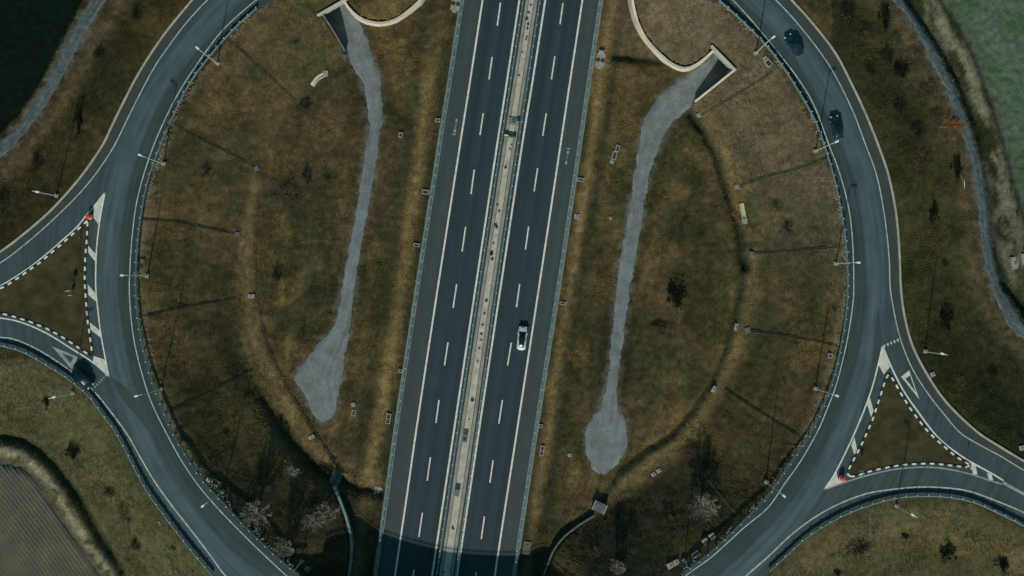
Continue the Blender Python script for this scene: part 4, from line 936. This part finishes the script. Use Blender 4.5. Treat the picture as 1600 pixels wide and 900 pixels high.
# median furniture
def on_med(px, py, lab, fn):
    x, y = W(px, py); fn(x, y, lab)
def med_chamber(x, y, lab):
    t = thing('median_chamber', lab, 'drain', (x, y, .07), AM)
    MB().box((0, 0, .06), (2.4, 1.0, .16)).build('slab', 'dark_concrete', t)
    for s in (-1, 1): MB().box((s*.58, 0, .15), (.55, .5, .05)).build('grate', 'lid', t)
on_med(727, 681, 'grey chamber with two dark grates in the lower median', med_chamber)
def med_box(x, y, lab):
    t = thing('median_cabinet', lab, 'cabinet', (x, y, .07), AM); MB().box((0, 0, .3), (1.3, .95, .6), 0, .92).build('case', 'gutter', t); MB().box((0, 0, .63), (1.35, 1.0, .05)).build('lid', 'steel', t)
on_med(714, 769, 'grey green cabinet standing in the lower median', med_box)
def gate(x, y, lab):
    t = thing('median_barrier', lab, 'barrier', (x, y, .07), AM)
    MB().box((0, 0, .3), (.28, 2.3, .45)).build('panel', 'lid', t); MB().box((.0, .75, .56), (.24, .75, .05)).build('sign_plate', 'paint', t); MB().box((0, -.75, .55), (.1, .6, .05)).build('cap', 'steel', t)
on_med(797, 213, 'dark cross barrier in the upper median with a white plate', gate)
def plinth(x, y, lab):
    t = thing('median_plinth', lab, 'plinth', (x, y, .07), AM); MB().box((0, 0, .08), (1.4, 2.0, .2)).build('slab', 'gutter', t); MB().ring((0, 0), .38, .22, .18, .34).build('collar', 'dark_concrete', t); MB().box((0, -.8, .45), (.2, .5, .5)).build('bracket', 'steel', t)
on_med(803, 190, 'grey plinth with a round collar in the upper median', plinth)
# weeds in the median
def leafy(n, rx, ry, rz, size, seed, flat=False):
    rs = random.Random(seed); V = []; Fc = []
    for _ in range(n):
        u = rs.uniform(0, 2*math.pi); q = rs.uniform(0, 1)**.5; z = rs.uniform(0, 1)*rz*(1-q*q*.7)
        c = Vector((rx*q*math.cos(u), ry*q*math.sin(u), z)); a = Vector((rs.gauss(0, 1), rs.gauss(0, 1), rs.gauss(0, .6))).normalized()*size*rs.uniform(.6, 1.4); b = a.cross(Vector((rs.gauss(0, 1), rs.gauss(0, 1), rs.gauss(0, 1)))).normalized()*size*.55
        k = len(V); V += [tuple(c-a), tuple(c+b), tuple(c+a), tuple(c-b)]; Fc.append((k, k+1, k+2, k+3))
    return V, Fc
wv = []
for i in range(3):
    V, Fc = leafy(40, .32, .32, .35, .14, 50+i); me = bpy.data.meshes.new('weed_clump'); me.from_pydata(V, [], Fc); me.materials.append(M['weed']); wv.append(me)
rw = random.Random(5)
fx = [(826, 20), (825, 38), (824, 45), (823, 58), (816, 82), (811, 118), (799, 226), (797, 233), (790, 262), (780, 330), (776, 355), (774, 352), (771, 380), (769, 405), (768, 395), (768, 398), (757, 490), (754, 508), (752, 522), (752, 531), (749, 544), (746, 565), (733, 655), (708, 826), (707, 823), (693, 893), (823, 30), (822, 62), (829, 8), (777, 320), (760, 470), (738, 625)]
for px, py in fx:
    x, y = W(px, py); s = rw.uniform(.45, .9)
    tag(inst('weed_clump', wv[rw.randrange(3)], None, (x, y, .07), rw.uniform(0, 6), (s, s, s)), 'dark green weed clump growing on the pale soil of the median', 'weed', 'weed clumps in the motorway median')

# ------------------------------------------------------------------ trees and shrubs
def bare_tree(seed, R_=1.0, Ht=1.5, n1=17):
    rs = random.Random(seed); tr = MB(); br = MB()
    tr.tube((0, 0, -.1), (0, 0, Ht*.35), .07, .055, 7)
    def grow(p, d, L, r, lev):
        e = p+d*L; br.tube(p, e, max(r, .008), max(r*.55, .0065), 3, False)
        if lev == 0: return
        for k in range(5 if lev > 1 else 3):
            t = rs.uniform(.35, 1.0); q = p+d*L*t
            nd = (d+Vector((rs.gauss(0, .42), rs.gauss(0, .42), rs.gauss(.05, .3)))).normalized()
            grow(q, nd, L*rs.uniform(.45, .7), r*.55, lev-1)
    for k in range(n1):
        a = 2*math.pi*k/n1+rs.uniform(-.25, .25); el = rs.uniform(.25, 1.15)
        d = Vector((math.cos(a)*math.cos(el), math.sin(a)*math.cos(el), math.sin(el)))
        grow(Vector((0, 0, Ht*rs.uniform(.1, .35))), d, R_*rs.uniform(.5, .72), .028, 3)
    return tr, br
def shrub_mesh(seed, nt_, nl, tw):
    rs = random.Random(seed); br = MB()
    for k in range(nt_):
        a = rs.uniform(0, 6.28); q = rs.uniform(0, .45); el = rs.uniform(.3, 1.3)
        p = Vector((q*math.cos(a), q*math.sin(a), 0)); d = Vector((math.cos(a)*math.cos(el), math.sin(a)*math.cos(el), math.sin(el)*.8))
        L = rs.uniform(.45, 1.0)*(1-q*.5); e = p+d*L; br.tube(p, e, .016, .007, 3, False)
        for j in range(4):
            s = p+d*L*rs.uniform(.3, 1); nd = (d+Vector((rs.gauss(0, .6), rs.gauss(0, .6), rs.gauss(0, .4)))).normalized(); br.tube(s, s+nd*rs.uniform(.15, .35), .009, .005, 3, False)
    return br
def clumps(seed, n, nc, size):
    rs = random.Random(seed); V = []; Fc = []
    cs = [(rs.gauss(0, .42), rs.gauss(0, .42), rs.uniform(.25, .8), rs.uniform(.18, .38)) for _ in range(nc)]
    for _ in range(n):
        c = rs.choice(cs); o = Vector((rs.gauss(0, .5), rs.gauss(0, .5), rs.gauss(0, .45)))*c[3]; p = Vector(c[:3])+o
        if p.z < .02: p.z = abs(p.z)+.02
        a = Vector((rs.gauss(0, 1), rs.gauss(0, 1), rs.gauss(0, .7))).normalized()*size*rs.uniform(.6, 1.3); b = a.cross(Vector((rs.gauss(0, 1), rs.gauss(0, 1), rs.gauss(0, 1)))).normalized()*size*.6
        k = len(V); V += [tuple(p-a), tuple(p+b), tuple(p+a), tuple(p-b)]; Fc.append((k, k+1, k+2, k+3))
    return V, Fc
protos = {}
def get(kind, v):
    if (kind, v) in protos: return protos[(kind, v)]
    if kind == 'tree':
        tr, br = bare_tree(100+v); r = [('trunk', tr.mesh('trunk', 'bark')), ('crown', br.mesh('crown', 'pale_twig'))]
    elif kind == 'green':
        tr = MB().tube((0, 0, -.1), (0, 0, .6), .06, .03, 6); V, Fc = clumps(200+v, 900, 16, .075); me = bpy.data.meshes.new('crown'); me.from_pydata(V, [], Fc); me.materials.append(M['evergreen']); r = [('trunk', tr.mesh('trunk', 'bark')), ('crown', me)]
    else:
        mm = dict(dark='dark_twig', brown='brown_twig', red='red_twig', orange='orange_leaf', pale='pale_twig')[kind]
        br = shrub_mesh(300+v+hash(len(kind)*7) % 50, 70, 0, .02); V, Fc = clumps(400+v, 320, 12, .05 if kind != 'orange' else .075)
        me = bpy.data.meshes.new('leaves'); me.from_pydata(V, [], Fc); me.materials.append(M[mm]); r = [('stems', br.mesh('stems', mm)), ('leaves', me)]
    protos[(kind, v)] = r; return r
SH = [(403, 799, 27, 26, 'tree', 'large pale bare tree with radiating branches at lower left'), (445, 852, 19, 18, 'tree', 'small pale bare tree near the rail at the photo bottom left'), (512, 797, 24, 20, 'tree', 'bare tree between the lower left tree and the curved wall, right one'), (490, 812, 20, 16, 'tree', 'bare tree between the lower left tree and the curved wall, left one'),
      (331, 727, 14, 13, 'red', 'reddish bare shrub above the drain box at lower left'), (456, 738, 15, 12, 'pale', 'thin pale shrub on the dark bank above the large bare tree'), (521, 851, 10, 10, 'brown', 'thin brown shrub left of the curved wall at the bottom'), (540, 825, 8, 9, 'brown', 'thin brown shrub touching the curved wall at lower left'), (350, 686, 13, 11, 'brown', 'thin brown shrub on the lower left bank above the reddish shrub'),
      (1095, 787, 27, 24, 'tree', 'large pale bare tree on the lower right bank'), (961, 883, 17, 14, 'tree', 'small pale bare tree at the photo bottom right of the motorway'), (931, 864, 13, 13, 'brown', 'brown shrub beside the small bare tree at the bottom'), (1078, 706, 20, 15, 'red', 'reddish bare shrub right of the gravel round end'), (1106, 727, 15, 10, 'dark', 'dark shrub at the head of the lower right channel'),
      (1049, 816, 18, 14, 'brown', 'thin brown shrub left of the large pale tree'), (988, 830, 16, 13, 'dark', 'dark thin shrub below the right culvert'), (1058, 462, 17, 24, 'green', 'dark evergreen bush alone in the grass right of the right track'), (1031, 506, 15, 10, 'dark', 'thin dark shrub below the lone evergreen bush'), (1232, 356, 11, 14, 'dark', 'thin dark shrub on the right bank above the far right channel'), (1216, 322, 13, 12, 'brown', 'thin brown shrub on the right bank below the pale verge'), (1150, 333, 8, 7, 'orange', 'small orange shrub left of the upright pale chute'),
      (477, 163, 14, 14, 'dark', 'dark shrub at the end of the upper left channel'), (458, 66, 12, 9, 'brown', 'thin brown shrub left of the left wing wall'), (481, 272, 10, 18, 'dark', 'tall dark shrub left of the left gravel track'), (452, 302, 24, 20, 'brown', 'wide low brown bramble left of the left gravel track'), (434, 428, 9, 15, 'dark', 'small dark shrub beside the ditch at left middle'), (512, 275, 7, 8, 'dark', 'tiny dark shrub next to the left gravel track'), (322, 265, 10, 14, 'dark', 'thin dark shrub on the left bank below the second channel'),
      (214, 24, 11, 15, 'dark', 'dark shrub on the outer bank at the upper left, topmost'), (158, 84, 13, 16, 'dark', 'dark shrub on the outer bank at the upper left, middle one'), (122, 190, 10, 15, 'green', 'dark green shrub on the outer bank at the upper left, lowest'), (60, 252, 12, 21, 'dark', 'tall dark shrub above the outer left lamp'), (8, 306, 14, 16, 'dark', 'dark shrub at the left photo edge above the road arm'), (72, 628, 7, 9, 'green', 'round evergreen shrub beside the outer left lamp'),
      (117, 706, 11, 14, 'green', 'dark evergreen shrub between the lower left rail and the ditch'), (174, 768, 13, 11, 'dark', 'dark shrub in the lower left grass, upper end of the thicket'), (195, 802, 15, 26, 'brown', 'long purple brown thicket in the lower left grass'), (214, 849, 10, 14, 'dark', 'dark shrub below the thicket in the lower left grass'), (272, 855, 6, 7, 'dark', 'tiny dark shrub near the broken channel at lower left'),
      (1336, 856, 26, 24, 'dark', 'wide dark thin shrub on the bank below the lower right road'), (1415, 837, 7, 6, 'green', 'tiny dark bush below the outer lower right lamp'), (1480, 862, 14, 14, 'green', 'round dark evergreen bush in the lower right grass'), (1563, 882, 15, 11, 'green', 'wide dark evergreen bush in the lower right corner'), (1309, 895, 7, 6, 'green', 'tiny dark bush at the photo bottom right'),
      (1325, 15, 15, 19, 'dark', 'dark shrub at the top right nearest the road'), (1380, 28, 12, 17, 'green', 'dark green shrub at the top right beside the farm track'), (1352, 58, 14, 16, 'brown', 'brown thin shrub below the topmost dark shrub at right'), (1386, 88, 14, 18, 'dark', 'dark shrub level with the leading blue car'), (1434, 90, 12, 15, 'brown', 'light brown shrub touching the right farm track, upper'), (1409, 112, 13, 13, 'green', 'green shrub in the middle of the right thicket'), (1455, 142, 20, 19, 'brown', 'grey brown shrub overhanging the right farm track'),
      (1491, 194, 15, 12, 'orange', 'bright orange shrub beside the right farm track'), (1404, 166, 14, 15, 'dark', 'dark shrub level with the following blue car'), (1424, 142, 8, 9, 'red', 'small russet shrub in the right thicket'), (1432, 205, 17, 16, 'dark', 'wide dark shrub below the russet shrub'), (1465, 180, 14, 13, 'brown', 'brown shrub left of the orange shrub'), (1442, 252, 18, 20, 'red', 'purple brown shrub left of the leaning stake'), (1492, 263, 11, 15, 'green', 'dark green shrub beside the leaning stake'), (1471, 290, 15, 13, 'brown', 'brown shrub below the leaning stake'),
      (1458, 333, 8, 15, 'green', 'narrow dark evergreen shrub alone on the right bank'), (1475, 412, 8, 9, 'dark', 'small dark shrub level with the large pale slab'), (1479, 500, 12, 20, 'green', 'tall dark evergreen shrub above the outer right lamp'), (1551, 580, 11, 14, 'dark', 'dark shrub far right below the farm track'), (1400, 60, 10, 12, 'brown', 'brown tuft shrub beside the dark green one at top right'), (1360, 110, 12, 12, 'dark', 'thin dark shrub left of the right thicket')]
for i, (px, py, rx, ry, kind, lab) in enumerate(SH):
    x, y, z = G(px, py); k = 1/S
    nm = {'tree': 'bare_tree', 'green': 'evergreen_bush'}.get(kind, 'shrub'); cat = {'tree': 'tree', 'green': 'bush'}.get(kind, 'shrub')
    f = .95 if kind == 'tree' else 1.0
    rr = (rx+ry)/2*k
    hz = rr*(.95 if kind in ('tree',) else .8 if kind == 'green' else .4)
    t = thing(nm, lab, cat, (x, y, z-.05), 0, {'tree': 'pale bare trees', 'green': 'evergreen bushes'}.get(kind, 'bare shrubs in the grass'))
    for n_, me in get(kind, i % 3):
        inst(n_, me, t, (0, 0, 0), 0, (rx*k*f, ry*k*f, hz))
# pale leaning stake
x, y, z = G(1499, 272); t = thing('leaning_stake', 'pale thin stake leaning among the shrubs at the right', 'stake', (x, y, z))
q = MB(); q.tube((0, 0, 0), (.15, -1.4, 1.6), .09, .07, 6); q.tube((.15, -1.4, 1.6), (.5, -2.9, 1.0), .07, .04, 6); q.build('stem', 'pale_concrete', t)

# ------------------------------------------------------------------ ploughed field
def plough():
    d = np.array([.60, -.80]); e = np.array([.80, .60])
    o = np.array(W(60, 830, ZO)); us = np.arange(-42, 42, 1.5); vs = np.arange(-30, 22, .125)
    U, Vv = np.meshgrid(us, vs, indexing='ij')
    X = o[0]+U*d[0]+Vv*e[0]; Y = o[1]+U*d[1]+Vv*e[1]
    ins = inside(X, Y, FIELD_SW); dd = dline(X, Y, FIELD_SW+[FIELD_SW[0]])
    zg = hgt(X, Y, False)
    amp = .034*ss(dd+3*(fbm(X, Y, .15, 97, 2)-.5), 13, 7)*(.5+fbm(X, Y, .3, 98, 2))+.005
    z = zg+.22+amp*np.sin(2*math.pi*(Vv+.0022*U*U)/.72+.6*fbm(X, Y, .2, 90))+.06*(fbm(X, Y, .8, 92, 3)-.5)
    z = np.where(ins, z-.3*ss(dd, 1.0, 0), zg-1.5)
    n, m_ = X.shape; idx = np.arange(n*m_).reshape(n, m_)
    Fp = np.stack([idx[:-1, :-1], idx[1:, :-1], idx[1:, 1:], idx[:-1, 1:]], -1).reshape(-1, 4)
    keep = ins.ravel()[Fp].any(1)
    struct(big_mesh('ploughed_field', np.stack([X, Y, z], -1).reshape(-1, 3), Fp[keep], 'plough'))
plough()

# ------------------------------------------------------------------ grass tufts and verge stones (stuff)
def lookup(A, x, y):
    i = np.clip(np.searchsorted(gy, y), 0, len(gy)-1); j = np.clip(np.searchsorted(gx, x), 0, len(gx)-1); return A[i, j]
def tufts(N, seed):
    rs = np.random.RandomState(seed)
    x = rs.uniform(-108, 108, N); y = rs.uniform(-62, 62, N)
    ok = ~(lookup(ROADM, x, y) | lookup(TRK, x, y) | (dmot(x, y) < 14.2) | inside(x, y, FIELD_SW) | inside(x, y, FIELD_NW) | inside(x, y, FIELD_NE))
    den = fbm(x, y, .25, 77, 3); ok &= rs.rand(N) < np.clip((den-.32)*3.2, .06, 1)
    ok &= (lookup(DR, x, y) > .5) | (lookup(RR, x, y) < 60)
    for p, d, w_ in DITCHW: pass
    x = x[ok]; y = y[ok]; n = len(x)
    z = gz(x, y); c = lookup(C, x, y)
    fe_ = inside(x, y, FIELD_NE)
    hh = rs.uniform(.08, .26, n)*np.where(fe_, .4, 1)*(.6+.8*lookup(n2, x, y)); a = rs.uniform(0, 6.28, n)
    c = c*(rs.uniform(.65, 1.6, n)[:, None])*np.array([1.03, 1.0, .95])
    bright = rs.rand(n) < .035; c = np.where(bright[:, None] & ~fe_[:, None], np.minimum(c*2.1, .32), c)
    V = np.zeros((n, 9, 3)); K = 3
    for b in range(K):
        t = a+b*2.1; dx, dy = np.cos(t), np.sin(t); L = hh*rs.uniform(.8, 1.5, n); w_ = hh*.28
        V[:, b*3, 0] = x-dy*w_; V[:, b*3, 1] = y+dx*w_; V[:, b*3, 2] = z-.02
        V[:, b*3+1, 0] = x+dy*w_; V[:, b*3+1, 1] = y-dx*w_; V[:, b*3+1, 2] = z-.02
        V[:, b*3+2, 0] = x+dx*L; V[:, b*3+2, 1] = y+dy*L; V[:, b*3+2, 2] = z+hh*.75
    Fp = np.arange(n*9).reshape(-1, 3)
    o = big_mesh('grass', V.reshape(-1, 3), Fp, 'tuft', np.repeat(c, 9, 0), False); o['kind'] = 'stuff'
tufts(420000, 3)
def stones():
    rs = np.random.RandomState(9); V = []; Fc = []; cnt = 0
    for line, s in ((IN_L, 1), (IN_R, -1)):
        P = np.array(resample(sp(line), .12))
        for x, y in P:
            if rs.rand() > .75: continue
            u = (np.array([CX, CY])-[x, y]); u = u/np.linalg.norm(u); off = abs(rs.normal(.0, .55))+.05
            cx, cy = x+u[0]*off, y+u[1]*off
            if vn(np.array(cx), np.array(cy), .35, 66) < .38: continue
            r = rs.uniform(.06, .21); z = ZR-.14-.35*off*.3; k = len(V); a = rs.uniform(0, 6)
            for q in range(5): V.append((cx+r*rs.uniform(.7, 1.2)*math.cos(a+q*1.257), cy+r*rs.uniform(.7, 1.2)*math.sin(a+q*1.257), z-.05))
            V.append((cx, cy, z+r*.7))
            for q in range(5): Fc.append((k+q, k+(q+1) % 5, k+5))
    o = link('verge_stones', V, Fc, 'stone'); o['kind'] = 'stuff'
stones()
